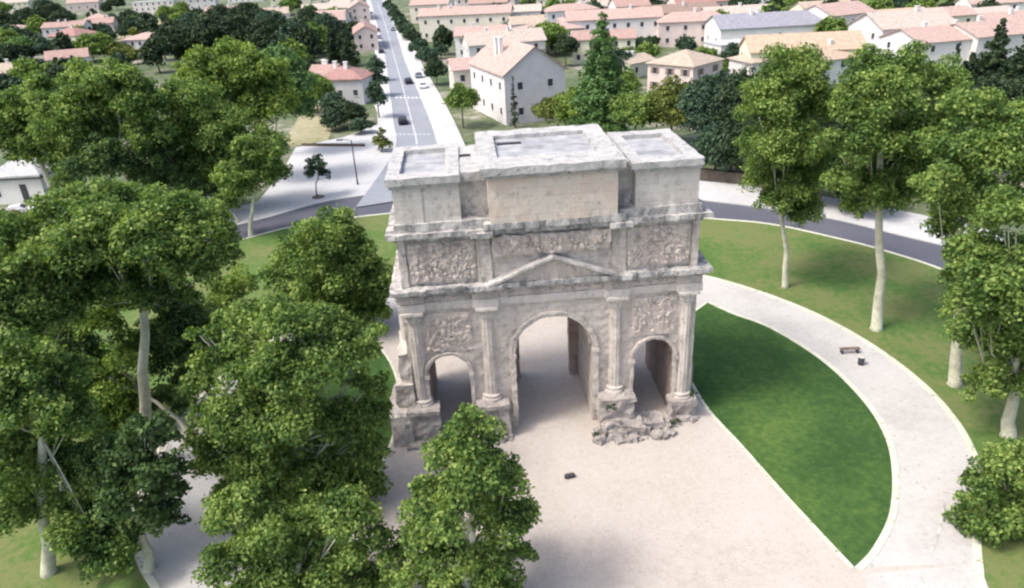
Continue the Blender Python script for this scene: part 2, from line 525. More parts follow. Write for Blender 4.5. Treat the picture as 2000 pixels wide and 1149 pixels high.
mk = MB()
for i in range(9, 48):
    for k in (0, .5):
        pl = lerp2(av_l[i], av_l[i + 1], k); pr = lerp2(av_r[i], av_r[i + 1], k)
        c0 = lerp2(pl, pr, .48); c1 = lerp2(pl, pr, .52)
        pl2 = lerp2(av_l[i], av_l[i + 1], k + .25); pr2 = lerp2(av_r[i], av_r[i + 1], k + .25)
        d0 = lerp2(pl2, pr2, .48); d1 = lerp2(pl2, pr2, .52)
        mk.add([(*c0, .145), (*c1, .145), (*d1, .145), (*d0, .145)], [(0, 1, 2, 3)])
for (v0, v1) in ((190, 192), (262, 263)):
    a0 = gp(772, v0, .14); a1 = gp(842, v0, .14); b0 = gp(772, v1, .14); b1 = gp(842, v1, .14)
    n = 9
    for j in range(n):
        t0 = j / n + .01; t1 = j / n + .07
        mk.add([(*lerp2(b0, b1, t0), .146), (*lerp2(b0, b1, t1), .146), (*lerp2(a0, a1, t1), .146), (*lerp2(a0, a1, t0), .146)], [(0, 1, 2, 3)])
mk.build('road_markings', M['paint'], **STR)

# dry plots of the town
sheet('field', [gp(215, 105), gp(330, 112), gp(335, 28), gp(212, 32)], .02, M['dry'], **STR)
sheet('field', [gp(545, 290), gp(640, 275), gp(668, 205), gp(600, 205)], .03, M['dry'], **STR)
sheet('field', [gp(1590, 50), gp(1660, 50), gp(1650, 28), gp(1600, 28)], .02, M['dry'], **STR)


# ------------------------------------------------------------------ the triumphal arch
A = empty('triumphal_arch', (0.15, 0, .12), label='ancient weathered stone triumphal arch with three arched passages and carved attic', cat='monument')
CEN, SID = 2.62, 1.38            # half widths of the openings
OPEN = [(-7.05, SID, 5.0, 1.42), (0.1, CEN, 6.1, 2.65), (6.9, SID, 4.95, 1.42)]   # centre, half width, springing, rise


def arch_z(x):
    for c, hw, sp, r in OPEN:
        if abs(x - c) < hw:
            return sp + r * math.sqrt(max(0, 1 - ((x - c) / hw) ** 2))
    return None


def passage_wall():
    front = MB(); vault = MB()
    x0, x1, y0, y1, zt = -9.65, 9.65, .35, 7.7, 9.9
    xs = set()
    for c, hw, sp, r in OPEN:
        for i in range(17): xs.add(round(c - hw * math.cos(math.pi * i / 16), 4))
    x = x0
    while x < x1 + .01:
        if all(abs(abs(x - c) - 0) > hw + .12 for c, hw, _, _ in OPEN): xs.add(round(x, 4))
        x += .32
    xs.add(x0); xs.add(x1)
    xs = sorted(xs)
    zs = [zt * i / 32 for i in range(33)]
    def disp(x, z, y, s):
        n1 = noise.noise(Vector((x * .9, z * .9, y))) * .10 + noise.noise(Vector((x * 2.6, z * 2.6, y + 5))) * .07
        low = max(0, 1 - z / 3.2)
        n1 += low * (abs(noise.noise(Vector((x * .8, z * .8, 7)))) * .45)
        return y + n1 * s
    for yy, s in ((y0, 1), (y1, -1)):
        for a, b in zip(xs[:-1], xs[1:]):
            mid = (a + b) / 2
            za, zb = 0, 0
            op = arch_z(mid) is not None
            if op:
                za = arch_z(a) or min(OPEN, key=lambda o: abs(abs(a - o[0]) - o[1]))[2]
                zb = arch_z(b) or min(OPEN, key=lambda o: abs(abs(b - o[0]) - o[1]))[2]
            nz = 32 if not op else 14
            vs = []; fs = []
            for i in range(nz + 1):
                t = i / nz
                pa_, pb_ = za + (zt - za) * t, zb + (zt - zb) * t
                vs += [(a, disp(a, pa_, yy, s), pa_), (b, disp(b, pb_, yy, s), pb_)]
            for i in range(nz):
                f = (2 * i, 2 * i + 1, 2 * i + 3, 2 * i + 2)
                fs.append(f if s == 1 else tuple(reversed(f)))
            front.add(vs, fs)
    # flanks
    for xx, s in ((x0, -1), (x1, 1)):
        ny, nz = 22, 32
        vs = []; fs = []
        for j in range(ny + 1):
            for k in range(nz + 1):
                y = y0 + (y1 - y0) * j / ny; z = zt * k / nz
                d = 0 if j in (0, ny) else (noise.noise(Vector((y * 1.1, z * 1.1, xx))) * .12)
                yy = disp(xx, z, y, 1 if j == 0 else -1) if j in (0, ny) else y
                vs.append((xx + s * d, yy, z))
        for j in range(ny):
            for k in range(nz):
                f = (j * (nz + 1) + k, (j + 1) * (nz + 1) + k, (j + 1) * (nz + 1) + k + 1, j * (nz + 1) + k + 1)
                fs.append(f if s == 1 else tuple(reversed(f)))
        front.add(vs, fs)
    # inner walls and vaults
    for c, hw, sp, r in OPEN:
        vault = MB()
        prof = [(c - hw, 0), (c - hw, sp * .33), (c - hw, sp * .66)] + [(c - hw * math.cos(math.pi * i / 16), sp + r * math.sin(math.pi * i / 16)) for i in range(17)] + [(c + hw, sp * .66), (c + hw, sp * .33), (c + hw, 0)]
        ny = 16
        vs = []; fs = []
        for (x, z) in prof:
            for j in range(ny + 1):
                y = y0 + (y1 - y0) * j / ny
                if j == 0: vs.append((x, disp(x, z, y0, 1), z))
                elif j == ny: vs.append((x, disp(x, z, y1, -1), z))
                else:
                    q = noise.noise_vector(Vector((x, y, z)) * 1.4) * .09
                    vs.append((x + q.x, y, max(0, z + q.z * (z > 0))))
        for i in range(len(prof) - 1):
            for j in range(ny):
                fs.append((i * (ny + 1) + j, i * (ny + 1) + j + 1, (i + 1) * (ny + 1) + j + 1, (i + 1) * (ny + 1) + j))
        vault.add(vs, fs)
        # ribs of the coffered vault
        for j in range(6):
            ya = y0 + .55 + j * 1.15
            for i in range(3, 19):
                (xa, za), (xb, zb) = prof[i], prof[i + 1]
                ka = .93
                ia = (c + (xa - c) * ka, sp + (za - sp) * ka); ib = (c + (xb - c) * ka, sp + (zb - sp) * ka)
                vault.add([(xa, ya, za), (xb, ya, zb), (ib[0], ya, ib[1]), (ia[0], ya, ia[1]), (xa, ya + .3, za), (xb, ya + .3, zb), (ib[0], ya + .3, ib[1]), (ia[0], ya + .3, ia[1])],
                          [(0, 1, 2, 3), (7, 6, 5, 4), (3, 2, 6, 7)])
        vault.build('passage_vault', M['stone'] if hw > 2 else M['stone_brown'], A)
    front.build('wall', M['stone'], A)


passage_wall()

# reveals narrowing the far end of the central passage
for s_ in (-1, 1):
    xa, xb = sorted((.1 + s_ * 1.95, .1 + s_ * 2.66))
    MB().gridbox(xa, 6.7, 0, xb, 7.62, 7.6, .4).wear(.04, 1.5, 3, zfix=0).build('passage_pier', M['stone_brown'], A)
# eroded masonry left standing at the outer left corner
MB().gridbox(-10.7, .0, -.1, -9.5, 4.5, 4.6, .3).gridbox(-11.3, -.7, -.1, -9.9, 3.5, 2.5, .3).wear(.2, .8, 4, zfix=0).build('corner_masonry', M['stone'], A)
m = MB().gridbox(-10.3, .2, 4.4, -9.5, 3.5, 6.8, .3).wear(.18, .9, 6)
m.build('corner_masonry', M['stone'], A)

# archivolts: moulded rings round each opening
for c, hw, sp, r in OPEN:
    m = MB(); n = 20; ww = .36 if hw > 2 else .24
    for lay, (ra, rb, yy) in enumerate(((0.0, ww * .6, .2), (ww * .6, ww, .14))):
        vs = []; fs = []
        for i in range(n + 1):
            t = math.pi * i / n
            for rr in (ra, rb):
                x = c - (hw + rr + .005) * math.cos(t); z = sp + (r + rr) * math.sin(t)
                vs += [(x, yy, z), (x, .5, z)]
        for i in range(n):
            o = i * 4; p = o + 4
            fs += [(o, p, p + 2, o + 2), (o, o + 1, p + 1, p), (o + 2, p + 2, p + 3, o + 3)]
        m.add(vs, fs)
    for s in (-1, 1):      # pilasters carrying the archivolt, with impost blocks
        xa = c + s * (hw + .01); xb = c + s * (hw + ww)
        m.gridbox(min(xa, xb), .16, 1.2, max(xa, xb), .5, sp - .25, .3)
        m.gridbox(min(xa, xb) - .05, .1, sp - .25, max(xa, xb) + .08, .5, sp, .2)
    m.wear(.06, 2, 4).build('archivolt', M['stone'], A)

# podium blocks, columns and capitals
COLX = [-9.0, -4.25, 4.25, 9.0]
for i, cx in enumerate(COLX):
    m = MB()
    wd = 1.0
    zt = (2.7, 2.7, 2.5, 1.5)[i]; yf = (-.6, -.6, -.8, -.3)[i]; wd = (1, 1, 1.15, .85)[i]
    m.gridbox(cx - wd, yf, -.1, cx + wd, .6, zt, .22)
    m.wear(.2 if i < 2 else .3, .9, i * 3.1, zfix=0)
    m2 = MB().gridbox(cx - wd - .12, yf - .1, zt - .28, cx + wd + .12, .6, zt + .02, .2).wear(.07, 1.5, i)
    m.add(m2.v, m2.f)
    rnd = random.Random(i + 5)
    if i == 2:      # the low rubble bank that runs along the right central pier
        for (xa, xb, ya, zz) in ((3.1, 5.8, -1.7, .95), (4.2, 7.4, -1.2, .6), (3.4, 4.7, -2.0, .6)):
            m4 = MB().gridbox(xa, ya, -.15, xb, .3, zz, .25).wear(.3, .9, xa, zfix=-.1)
            m.add(m4.v, m4.f)
    for k in range(90 if i == 2 else 20):   # broken blocks at the foot
        a = rnd.uniform(0.05, .42)
        x = cx + (rnd.uniform(-1.7, 3.6) if i == 2 else rnd.uniform(-1.2, 1.2)); y = yf - rnd.random() ** 1.5 * (1.5 if i == 2 else .35)
        m3 = MB().gridbox(-a, -a * .8, -a * .5, a, a * .8, a * .5, a * .6)
        m3.wear(a * .4, 3, k)
        rz = rnd.uniform(0, 3)
        m.add([(x + v[0] * math.cos(rz) - v[1] * math.sin(rz), y + v[0] * math.sin(rz) + v[1] * math.cos(rz), max(-.1, v[2] + a * .3)) for v in m3.v], m3.f)
    m.build('podium', M['rubble'], A)
    # fluted engaged column
    m = MB(); n = 48
    vs = []; fs = []; zs = [zt, zt + .18, zt + .2, zt + .42, zt + .5] + [zt + .5 + (9.05 - zt - .5) * k / 8 for k in range(1, 9)]
    base_r = [.72, .72, .64, .66, .5]
    for k, z in enumerate(zs):
        rr = base_r[k] if k < 5 else .5 - .05 * (k - 4) / 8
        for j in range(n):
            t = 2 * math.pi * j / n
            q = rr * (1 - (.05 if (j % 4 in (1, 2) and k >= 4) else 0)) + noise.noise(Vector((cx + math.cos(t), z * 1.5, math.sin(t)))) * .08
            vs.append((cx + q * math.cos(t), .5 + q * math.sin(t), z))
    for k in range(len(zs) - 1):
        for j in range(n):
            j2 = (j + 1) % n
            fs.append((k * n + j, k * n + j2, (k + 1) * n + j2, (k + 1) * n + j))
    m.add(vs, fs)
    co = m.build('column', M['stone'], A)
    m = MB()
    rnd = random.Random(i + 31)
    vs = []; fs = []; n = 20
    for k, (z, rr) in enumerate(((9.05, .45), (9.12, .5), (9.3, .49), (9.55, .58), (9.72, .68), (9.74, .68))):
        for j in range(n):
            t = 2 * math.pi * j / n
            q = rr * (1 + (.1 if j % 2 else -.05)) + noise.noise(Vector((t, z * 3, i))) * .05
            vs.append((cx + q * math.cos(t), .5 + q * math.sin(t), z))
    for k in range(5):
        for j in range(n):
            j2 = (j + 1) % n
            fs.append((k * n + j, k * n + j2, (k + 1) * n + j2, (k + 1) * n + j))
    m.add(vs, fs)
    m.gridbox(cx - .7, -.25, 9.74, cx + .7, .5, 9.9, .25)
    m.wear(.03, 3, i).build('capital', M['stone_pale'], co)
# the columns on both flanks
for s in (-1, 1):
    for yy in (2.7, 5.3):
        m = MB()
        m.tube([(s * 9.75, yy, z) for z in (0, 2.6)], [.85, .8], 4)
        m.build('podium', M['rubble'], A)
        m = MB().tube([(s * 9.75, yy, 2.6), (s * 9.75, yy, 9.1), (s * 9.75, yy, 9.5), (s * 9.75, yy, 9.9)], [.52, .45, .48, .72], 20)
        m.wear(.04, 2, yy).build('column', M['stone_pale'], A)

# entablature in three courses, breaking forward over the columns
def course(x0, x1, y0, y1, z0, z1, amp=.05, breaks=(), bd=.5, c=.3, seed=0, bw=.85):
    m = MB().gridbox(x0, y0, z0, x1, y1, z1, c)
    for b in breaks:
        m.gridbox(b - bw, y0 - bd, z0 + .006, b + bw, y0 + .12, z1 - .006, c)
    return m.wear(amp, 1.3, seed)


course(-9.75, 9.75, .16, 7.85, 9.9, 10.45, .045, COLX, .2, seed=1).build('architrave', M['stone_pale'], A)
course(-9.65, 9.65, .26, 7.75, 10.45, 11.05, .06, COLX, .2, seed=2).build('frieze', M['stone_carved'], A)
m = course(-9.95, 9.95, -.02, 8.05, 11.05, 11.28, .05, COLX, .2, seed=3, bw=.95)
m2 = course(-10.2, 10.35, -.28, 8.35, 11.28, 11.6, .09, COLX, .2, seed=4, bw=1.1); m.add(m2.v, m2.f)
m.build('lower_cornice', M['stone_grey'], A)

# pediment above the central bay
m = MB()
ax, az = 0.1, 13.25
bl, br_ = -4.0, 4.25
m.add([(bl, -.12, 11.6), (br_, -.12, 11.6), (ax, -.12, az - .35), (bl, .3, 11.6), (br_, .3, 11.6), (ax, .3, az - .35)], [(0, 1, 2), (0, 2, 5, 3), (1, 4, 5, 2)])
m.build('pediment', M['stone_carved'], A)
m = MB()
for s, ex in ((-1, bl), (1, br_)):
    n = 14
    vs = []; fs = []
    for i in range(n + 1):
        t = i / n
        x = ex + (ax - ex) * t; z = 11.62 + (az - 11.62) * t
        q = noise.noise_vector(Vector((x * 1.4, 2, z))) * .06
        for (dy, dz) in ((-.5, .03), (-.5, -.14), (-.2, -.3), (.32, -.3), (.32, .03)):
            vs.append((x + q.x, dy + q.y * (dy < 0), z + dz + q.z))
    for i in range(n):
        for k in range(5):
            k2 = (k + 1) % 5
            f = (i * 5 + k, i * 5 + k2, (i + 1) * 5 + k2, (i + 1) * 5 + k)
            fs.append(f if s == 1 else tuple(reversed(f)))
    fs.append((0, 1, 2, 3, 4))
    m.add(vs, fs)
m.build('pediment_cornice', M['stone_grey'], A)

# lower attic
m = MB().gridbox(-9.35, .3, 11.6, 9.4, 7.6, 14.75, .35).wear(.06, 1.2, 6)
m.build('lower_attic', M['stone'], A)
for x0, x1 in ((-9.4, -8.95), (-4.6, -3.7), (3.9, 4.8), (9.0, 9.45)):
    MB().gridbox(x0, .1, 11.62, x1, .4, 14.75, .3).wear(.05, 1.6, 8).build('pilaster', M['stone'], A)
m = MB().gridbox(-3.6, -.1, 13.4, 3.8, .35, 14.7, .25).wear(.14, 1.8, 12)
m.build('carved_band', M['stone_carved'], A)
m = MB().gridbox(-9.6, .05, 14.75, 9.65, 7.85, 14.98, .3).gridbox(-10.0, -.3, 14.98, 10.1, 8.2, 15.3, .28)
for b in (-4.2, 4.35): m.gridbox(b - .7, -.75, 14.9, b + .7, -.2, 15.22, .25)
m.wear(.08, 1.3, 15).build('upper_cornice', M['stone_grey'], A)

# plinth course and upper attic: two side blocks and a taller block in the middle
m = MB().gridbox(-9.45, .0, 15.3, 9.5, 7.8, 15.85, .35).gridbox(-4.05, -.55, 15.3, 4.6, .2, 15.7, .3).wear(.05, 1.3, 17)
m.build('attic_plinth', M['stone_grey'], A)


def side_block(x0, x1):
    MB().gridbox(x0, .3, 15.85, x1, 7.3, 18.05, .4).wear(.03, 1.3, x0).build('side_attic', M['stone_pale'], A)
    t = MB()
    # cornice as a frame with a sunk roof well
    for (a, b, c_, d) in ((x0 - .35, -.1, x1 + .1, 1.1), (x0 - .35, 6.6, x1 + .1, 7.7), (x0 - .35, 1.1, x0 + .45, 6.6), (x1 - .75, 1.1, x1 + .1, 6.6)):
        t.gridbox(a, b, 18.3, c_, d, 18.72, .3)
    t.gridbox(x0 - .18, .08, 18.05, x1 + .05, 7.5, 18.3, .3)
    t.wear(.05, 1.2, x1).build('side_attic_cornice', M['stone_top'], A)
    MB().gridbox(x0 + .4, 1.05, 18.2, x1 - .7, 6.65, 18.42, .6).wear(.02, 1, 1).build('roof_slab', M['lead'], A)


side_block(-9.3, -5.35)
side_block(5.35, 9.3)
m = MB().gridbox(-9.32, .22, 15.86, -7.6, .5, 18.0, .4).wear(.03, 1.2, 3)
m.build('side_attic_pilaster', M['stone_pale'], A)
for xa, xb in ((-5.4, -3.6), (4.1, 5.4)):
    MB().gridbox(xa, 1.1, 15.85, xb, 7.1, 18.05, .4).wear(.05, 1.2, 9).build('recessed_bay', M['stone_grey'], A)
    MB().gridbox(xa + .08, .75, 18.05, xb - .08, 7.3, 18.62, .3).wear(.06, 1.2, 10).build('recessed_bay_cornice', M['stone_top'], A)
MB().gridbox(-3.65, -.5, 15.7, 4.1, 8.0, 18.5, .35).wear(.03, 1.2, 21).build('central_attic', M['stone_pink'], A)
m = MB()
m.gridbox(-3.85, -.7, 18.5, 4.3, 8.2, 18.75, .3)
for (a, b, c_, d) in ((-4.05, -.95, 4.5, 1.4), (-4.05, 6.9, 4.5, 8.45), (-4.05, 1.4, -2.9, 6.9), (3.2, 1.4, 4.5, 6.9)):
    m.gridbox(a, b, 18.75, c_, d, 19.22, .3)
m.wear(.06, 1.2, 22).build('central_attic_cornice', M['stone_top'], A)
MB().gridbox(-2.95, 1.35, 18.6, 3.25, 6.95, 18.95, .6).wear(.02, 1, 2).build('roof_slab', M['lead'], A)
for x, y, z, sx, sy in ((-1.9, 5.6, 18.97, .8, .28), (4.7, 1.9, 18.64, .32, .35), (-5.2, 4.6, 18.64, .7, .28)):
    MB().box(x - sx, y - sy, z - .08, x + sx, y + sy, z + .02).build('roof_hatch', M['black'], A)


# carved panels: many small raised shapes
def relief(name, x0, x1, z0, z1, y, n, seed, dmax=.16, smin=.07, smax=.26, mat='stone_carved'):
    rnd = random.Random(seed); m = MB()
    m.gridbox(x0, y, z0, x1, y + .3, z1, .2)
    m.wear(.05, 2.4, seed)
    for k in range(n):
        a = rnd.uniform(smin, smax); b = a * rnd.uniform(.3, 1); d = rnd.uniform(.05, dmax)
        x = rnd.uniform(x0 + .15, x1 - .15); z = rnd.uniform(z0 + .15, z1 - .15); t = rnd.uniform(0, math.pi)
        vs = []
        for q in range(8):
            s = 2 * math.pi * q / 8
            px_, pz_ = a * math.cos(s), b * math.sin(s)
            vs.append((x + px_ * math.cos(t) - pz_ * math.sin(t), y + .02, z + px_ * math.sin(t) + pz_ * math.cos(t)))
        for q in range(8):
            s = 2 * math.pi * q / 8
            px_, pz_ = a * .6 * math.cos(s), b * .6 * math.sin(s)
            vs.append((x + px_ * math.cos(t) - pz_ * math.sin(t), y - d, z + px_ * math.sin(t) + pz_ * math.cos(t)))
        m.add(vs, [tuple(range(8, 16))] + [(q, (q + 1) % 8, 8 + (q + 1) % 8, 8 + q) for q in range(8)])
    return m.build(name, M[mat], A)


relief('carved_panel', -8.9, -4.65, 11.85, 14.5, .2, 200, 1)
relief('carved_panel', 4.85, 8.95, 11.85, 14.5, .2, 200, 2)
relief('carved_panel', -8.35, -5.3, 6.75, 9.55, .26, 130, 3)
relief('carved_panel', 5.3, 8.3, 6.75, 9.55, .26, 110, 4)
relief('carved_panel', -3.3, 3.5, 13.5, 14.6, -.12, 70, 5, .22, .1, .3)
relief('carved_panel', -8.2, -4.9, 10.5, 11.0, .2, 60, 6, .1, .05, .16)
relief('carved_panel', 5.1, 8.2, 10.5, 11.0, .2, 60, 7, .1, .05, .16)
relief('carved_panel', -3.3, 3.4, 10.5, 11.0, .2, 90, 8, .1, .05, .16)


# ------------------------------------------------------------------ trees
def leaves_mesh(name, lobes, size, dens, seed, flat=.35):
    """leaf-sized faces spread over clumps; lobes = (x, y, z, rx, ry, rz)"""
    g = np.random.default_rng(seed)
    C = []; Nn = []; S = []
    for (x, y, z, rx, ry, rz) in lobes:
        rm = (rx * ry * rz) ** (1 / 3)
        nb = max(8, int(15 * min(rm, 4) ** .9))
        d = g.normal(size=(nb, 3)); d /= np.linalg.norm(d, axis=1)[:, None]
        d[:, 2] = np.where(d[:, 2] < -.5, -d[:, 2] * .3, d[:, 2])
        rr = g.uniform(.45, .92, nb)
        bc = np.array([x, y, z]) + d * rr[:, None] * np.array([rx, ry, rz])
        br = rm * g.uniform(.22, .5, nb)
        for c, r in zip(bc, br):
            n = int(dens * 12.6 * r * r / (size * size)) + 4
            dd = g.normal(size=(n, 3)); dd /= np.linalg.norm(dd, axis=1)[:, None]
            dd[:, 2] = np.where((dd[:, 2] < -.15) & (g.random(n) < .6), -dd[:, 2], dd[:, 2])
            pp = c + dd * (r * g.uniform(.55, 1.12, n) * np.where(g.random(n) < .04, 1.25, 1))[:, None] * np.array([1, 1, .8])
            C.append(pp)
            nn = dd * .8 + g.normal(size=(n, 3)) * .75 + np.array([0, 0, .35])
            Nn.append(nn)
            S.append(size * g.uniform(.5, 1.25, n))
    C = np.concatenate(C); Nn = np.concatenate(Nn); S = np.concatenate(S)
    Nn /= np.linalg.norm(Nn, axis=1)[:, None]
    t = g.normal(size=C.shape); t -= (t * Nn).sum(1)[:, None] * Nn; t /= np.linalg.norm(t, axis=1)[:, None]
    b = np.cross(Nn, t)
    k = len(C)
    V = np.empty((k, 4, 3))
    h = S[:, None] * .5
    V[:, 0] = C + t * h * 1.15
    V[:, 1] = C + b * h * .75 + Nn * h * .25
    V[:, 2] = C - t * h * 1.15
    V[:, 3] = C - b * h * .75 + Nn * h * .25
    me = bpy.data.meshes.new(name)
    me.vertices.add(4 * k); me.vertices.foreach_set('co', V.reshape(-1).astype(np.float32))
    me.loops.add(4 * k); me.loops.foreach_set('vertex_index', np.arange(4 * k, dtype=np.int32))
    me.polygons.add(k)
    me.polygons.foreach_set('loop_start', np.arange(0, 4 * k, 4, dtype=np.int32))
    me.polygons.foreach_set('loop_total', np.full(k, 4, dtype=np.int32))
    me.update(); me.validate()
    return me


def limb_mesh(base_r, top, lobes, seed, bend=.4, n=10, fork=.62):
    """tapered trunk from the origin to top with limbs to the lobes (local coordinates)"""
    rnd = random.Random(seed)
    m = MB(); T = Vector(top)
    pts = [Vector((0, 0, -.2)), Vector((0, 0, .25))]; rads = [base_r * 1.5, base_r * 1.1]
    k = 6
    for i in range(1, k + 1):
        t = i / k
        p = Vector((T.x * t ** 1.3, T.y * t ** 1.3, .25 + (T.z - .25) * t))
        if i < k: p += Vector((rnd.uniform(-bend, bend) * .5, rnd.uniform(-bend, bend) * .5, 0))
        pts.append(p); rads.append(base_r * (1 - .55 * t))
    m.tube(pts, rads, n)
    for (x, y, z, rx, ry, rz) in lobes:
        L = Vector((x, y, z))
        t = rnd.uniform(fork, 1.0)
        i = min(int(t * k) + 1, len(pts) - 1)
        s = pts[i]
        if (L - s).length < .8: continue
        mid = (s + L) / 2 + Vector((rnd.uniform(-.4, .4), rnd.uniform(-.4, .4), -.3 - .1 * (L - s).length))
        r0 = rads[i] * .28
        q1 = s.lerp(mid, .55) + Vector((rnd.uniform(-.2, .2), rnd.uniform(-.2, .2), .1))
        e = L + Vector((0, 0, rz * .15))
        m.tube([s, q1, mid, L, e], [r0, r0 * .8, r0 * .6, r0 * .35, .03], 6)
        for _ in range(2):
            d = Vector((rnd.uniform(-.5, .5) * rx, rnd.uniform(-.5, .5) * ry, rnd.uniform(-.2, .45) * rz))
            m.tube([mid, mid.lerp(L + d, .5) + Vector((0, 0, .2)), L + d], [r0 * .4, r0 * .25, .025], 5)
    return m.mesh('trunk', True)


def plane_tree(name, base, lobes_px, label, mat='leaf', size=.29, dens=1.35, tr=.36, top=None, seed=0, cat='tree', group=None, bark='bark', squash=1.0, fork=.62):
    """base = (x, y); lobes_px = (u, v, radius in photo pixels[, depth offset in m]) measured in the tree's own plane"""
    bx, by = base
    lobes = []
    for L in lobes_px:
        dy = L[3] if len(L) > 3 else 0
        x, z = xz(L[0], L[1], by + dy)
        r = L[2] / px_per_m(x, by + dy, z)
        z = max(z, r * .55)
        lobes.append((x - bx, dy, z, r, r, r * squash))
    if top is None:
        zc = sum(l[2] for l in lobes) / len(lobes)
        tp = (sum(l[0] for l in lobes) / len(lobes), sum(l[1] for l in lobes) / len(lobes) * .5, zc)
    else:
        tx, tz = xz(top[0], top[1], by); tp = (tx - bx, 0, tz)
    root = empty(name, (bx, by, .08), label=label, cat=cat, group=group)
    link('crown', leaves_mesh('crown', lobes, size * .82, dens, seed), M[mat], root)
    link('trunk', limb_mesh(tr, tp, lobes, seed, fork=fork), M[bark], root)
    return root


GP = 'tall plane trees around the arch'
# right of the arch
plane_tree('plane_tree', (24.8, 18.9), [(1545, 150, 62), (1500, 210, 55, -1), (1580, 215, 58, 1), (1478, 285, 42), (1535, 290, 62, -1.5), (1600, 290, 38), (1490, 350, 42, 1), (1555, 370, 55), (1530, 200, 60, 2.5), (1572, 415, 40), (1505, 395, 30), (1560, 320, 60, 3)],
           'slender pale trunked plane tree on the lawn closest to the arch right side', 'leaf', top=(1520, 350), seed=11, group=GP, tr=.28, fork=.75)
plane_tree('plane_tree', (28.8, 9.8), [(1700, 150, 58), (1775, 150, 55, 1), (1730, 200, 68, -1), (1660, 215, 50), (1640, 290, 45), (1700, 290, 60, -1.5), (1770, 270, 65, 1), (1640, 360, 42), (1700, 380, 52), (1750, 370, 55, 1.5), (1830, 175, 55, 2), (1830, 250, 55, 2), (1735, 310, 70, 3), (1668, 410, 30)],
           'big plane tree with stout pale trunk, second from the arch on the right lawn', 'leaf', top=(1718, 300), seed=12, group=GP, tr=.42, fork=.75)
plane_tree('plane_tree', (29.9, 1.0), [(1900, 230, 62, 2), (1845, 290, 55, 1), (1925, 310, 68), (1990, 260, 62, 1), (1830, 370, 48, -1), (1885, 390, 62), (1850, 440, 45, 1), (1960, 400, 60, 2), (2040, 330, 70)],
           'plane tree at the right edge whose trunk stands in the curved lawn verge', 'leaf', top=(1868, 420), seed=13, group=GP, tr=.42)
plane_tree('plane_tree', (29.5, -5.2), [(1960, 430, 60), (1905, 490, 58, 1), (1990, 520, 68), (1930, 570, 66, -1), (1890, 610, 50), (1985, 640, 68), (1930, 680, 62, 1), (1985, 740, 50), (1925, 755, 42), (2060, 560, 75), (2040, 680, 75), (1900, 540, 60, 3)],
           'plane tree with dense crown filling the middle of the right edge', 'leaf', top=(1985, 700), seed=14, group=GP, tr=.42)
plane_tree('plane_tree', (26.5, -12.5), [(1950, 910, 45), (1905, 950, 40), (1890, 1050, 44), (1875, 1130, 40), (1965, 1150, 60), (1890, 1185, 50), (1930, 1230, 60), (2000, 1220, 60), (1985, 905, 55), (1935, 960, 52, 1), (1990, 1010, 60), (1930, 1050, 56, -1), (1905, 1105, 45), (1975, 1110, 60), (2040, 960, 70), (2040, 1080, 75), (1900, 1160, 45), (1970, 1180, 60)],
           'low plane tree crown hanging over the path in the bottom right corner', 'leaf', seed=15, group=GP, tr=.4, size=.27)
# left of the arch
plane_tree('plane_tree', (-27.6, -.2), [(150, 420, 68, 1), (235, 400, 62, 2), (320, 420, 66, 1), (395, 455, 62), (435, 500, 38), (100, 480, 70), (190, 480, 78, -2), (290, 490, 76, -2), (360, 525, 62, -1), (175, 560, 68), (270, 570, 58), (90, 560, 62), (345, 580, 38), (50, 470, 42), (240, 470, 80, 3), (330, 470, 60, 3), (140, 500, 70, 3), (230, 540, 60, 2)],
           'broad crowned plane tree with bare pale trunk left of the arch', 'leaf', top=(284, 520), seed=21, group=GP, tr=.44, size=.28, dens=1.6, fork=.9)
plane_tree('plane_tree', (-34.5, -3.0), [(30, 530, 72), (95, 560, 62, 1), (20, 610, 72, -1), (90, 640, 58), (20, 480, 60, 2), (-50, 560, 90), (130, 620, 30)],
           'plane tree crown cut by the left edge, above a yellowing small tree', 'leaf', seed=22, group=GP, tr=.4, size=.25, dens=1.4)
plane_tree('plane_tree', (-30.0, -9.3), [(40, 720, 68), (110, 740, 62, 1), (60, 810, 76, -1), (140, 830, 60), (30, 900, 76), (110, 920, 66, 1), (40, 990, 66), (150, 960, 52), (-30, 800, 80), (165, 1040, 62, -1), (230, 1090, 50, -1.5), (60, 870, 70, 2.5)],
           'leafy plane tree with two pale stems in the lower left corner', 'leaf', top=(95, 800), seed=23, group=GP, tr=.36, size=.27, fork=.8, dens=1.5)
plane_tree('plane_tree', (-24.2, -9.8), [(250, 880, 52), (200, 900, 55, 1), (300, 930, 50, -.5), (230, 960, 58, -1), (310, 990, 48), (260, 1040, 46), (180, 980, 50, 1), (330, 1020, 34), (330, 960, 40), (280, 840, 40), (200, 1040, 44), (350, 930, 28), (330, 870, 30), (230, 1060, 46), (190, 1090, 40)],
           'dark plane tree standing between the pale trunk and the bottom edge', 'leaf_teal2', seed=24, group=GP, tr=.3, size=.31)
plane_tree('plane_tree', (-26.5, 3.5), [(200, 640, 46), (230, 600, 34), (180, 720, 52, 1), (240, 700, 52), (220, 780, 54), (180, 800, 50), (250, 800, 36), (215, 840, 44)],
           'small yellowing tree under the broad plane crown on the left', 'leaf_yel', seed=25, group=None, tr=.18, size=.3, bark='bark')
plane_tree('plane_tree', (-24.5, 5.5), [(345, 640, 50, 1), (390, 690, 50), (330, 700, 50), (370, 750, 42), (320, 780, 34), (350, 600, 50, 1), (310, 660, 40), (380, 640, 50), (350, 800, 30)],
           'dark bushy tree right of the bare trunk left of the arch', 'leaf_teal2', seed=26, group=None, tr=.2, size=.3, bark='bark_dark')
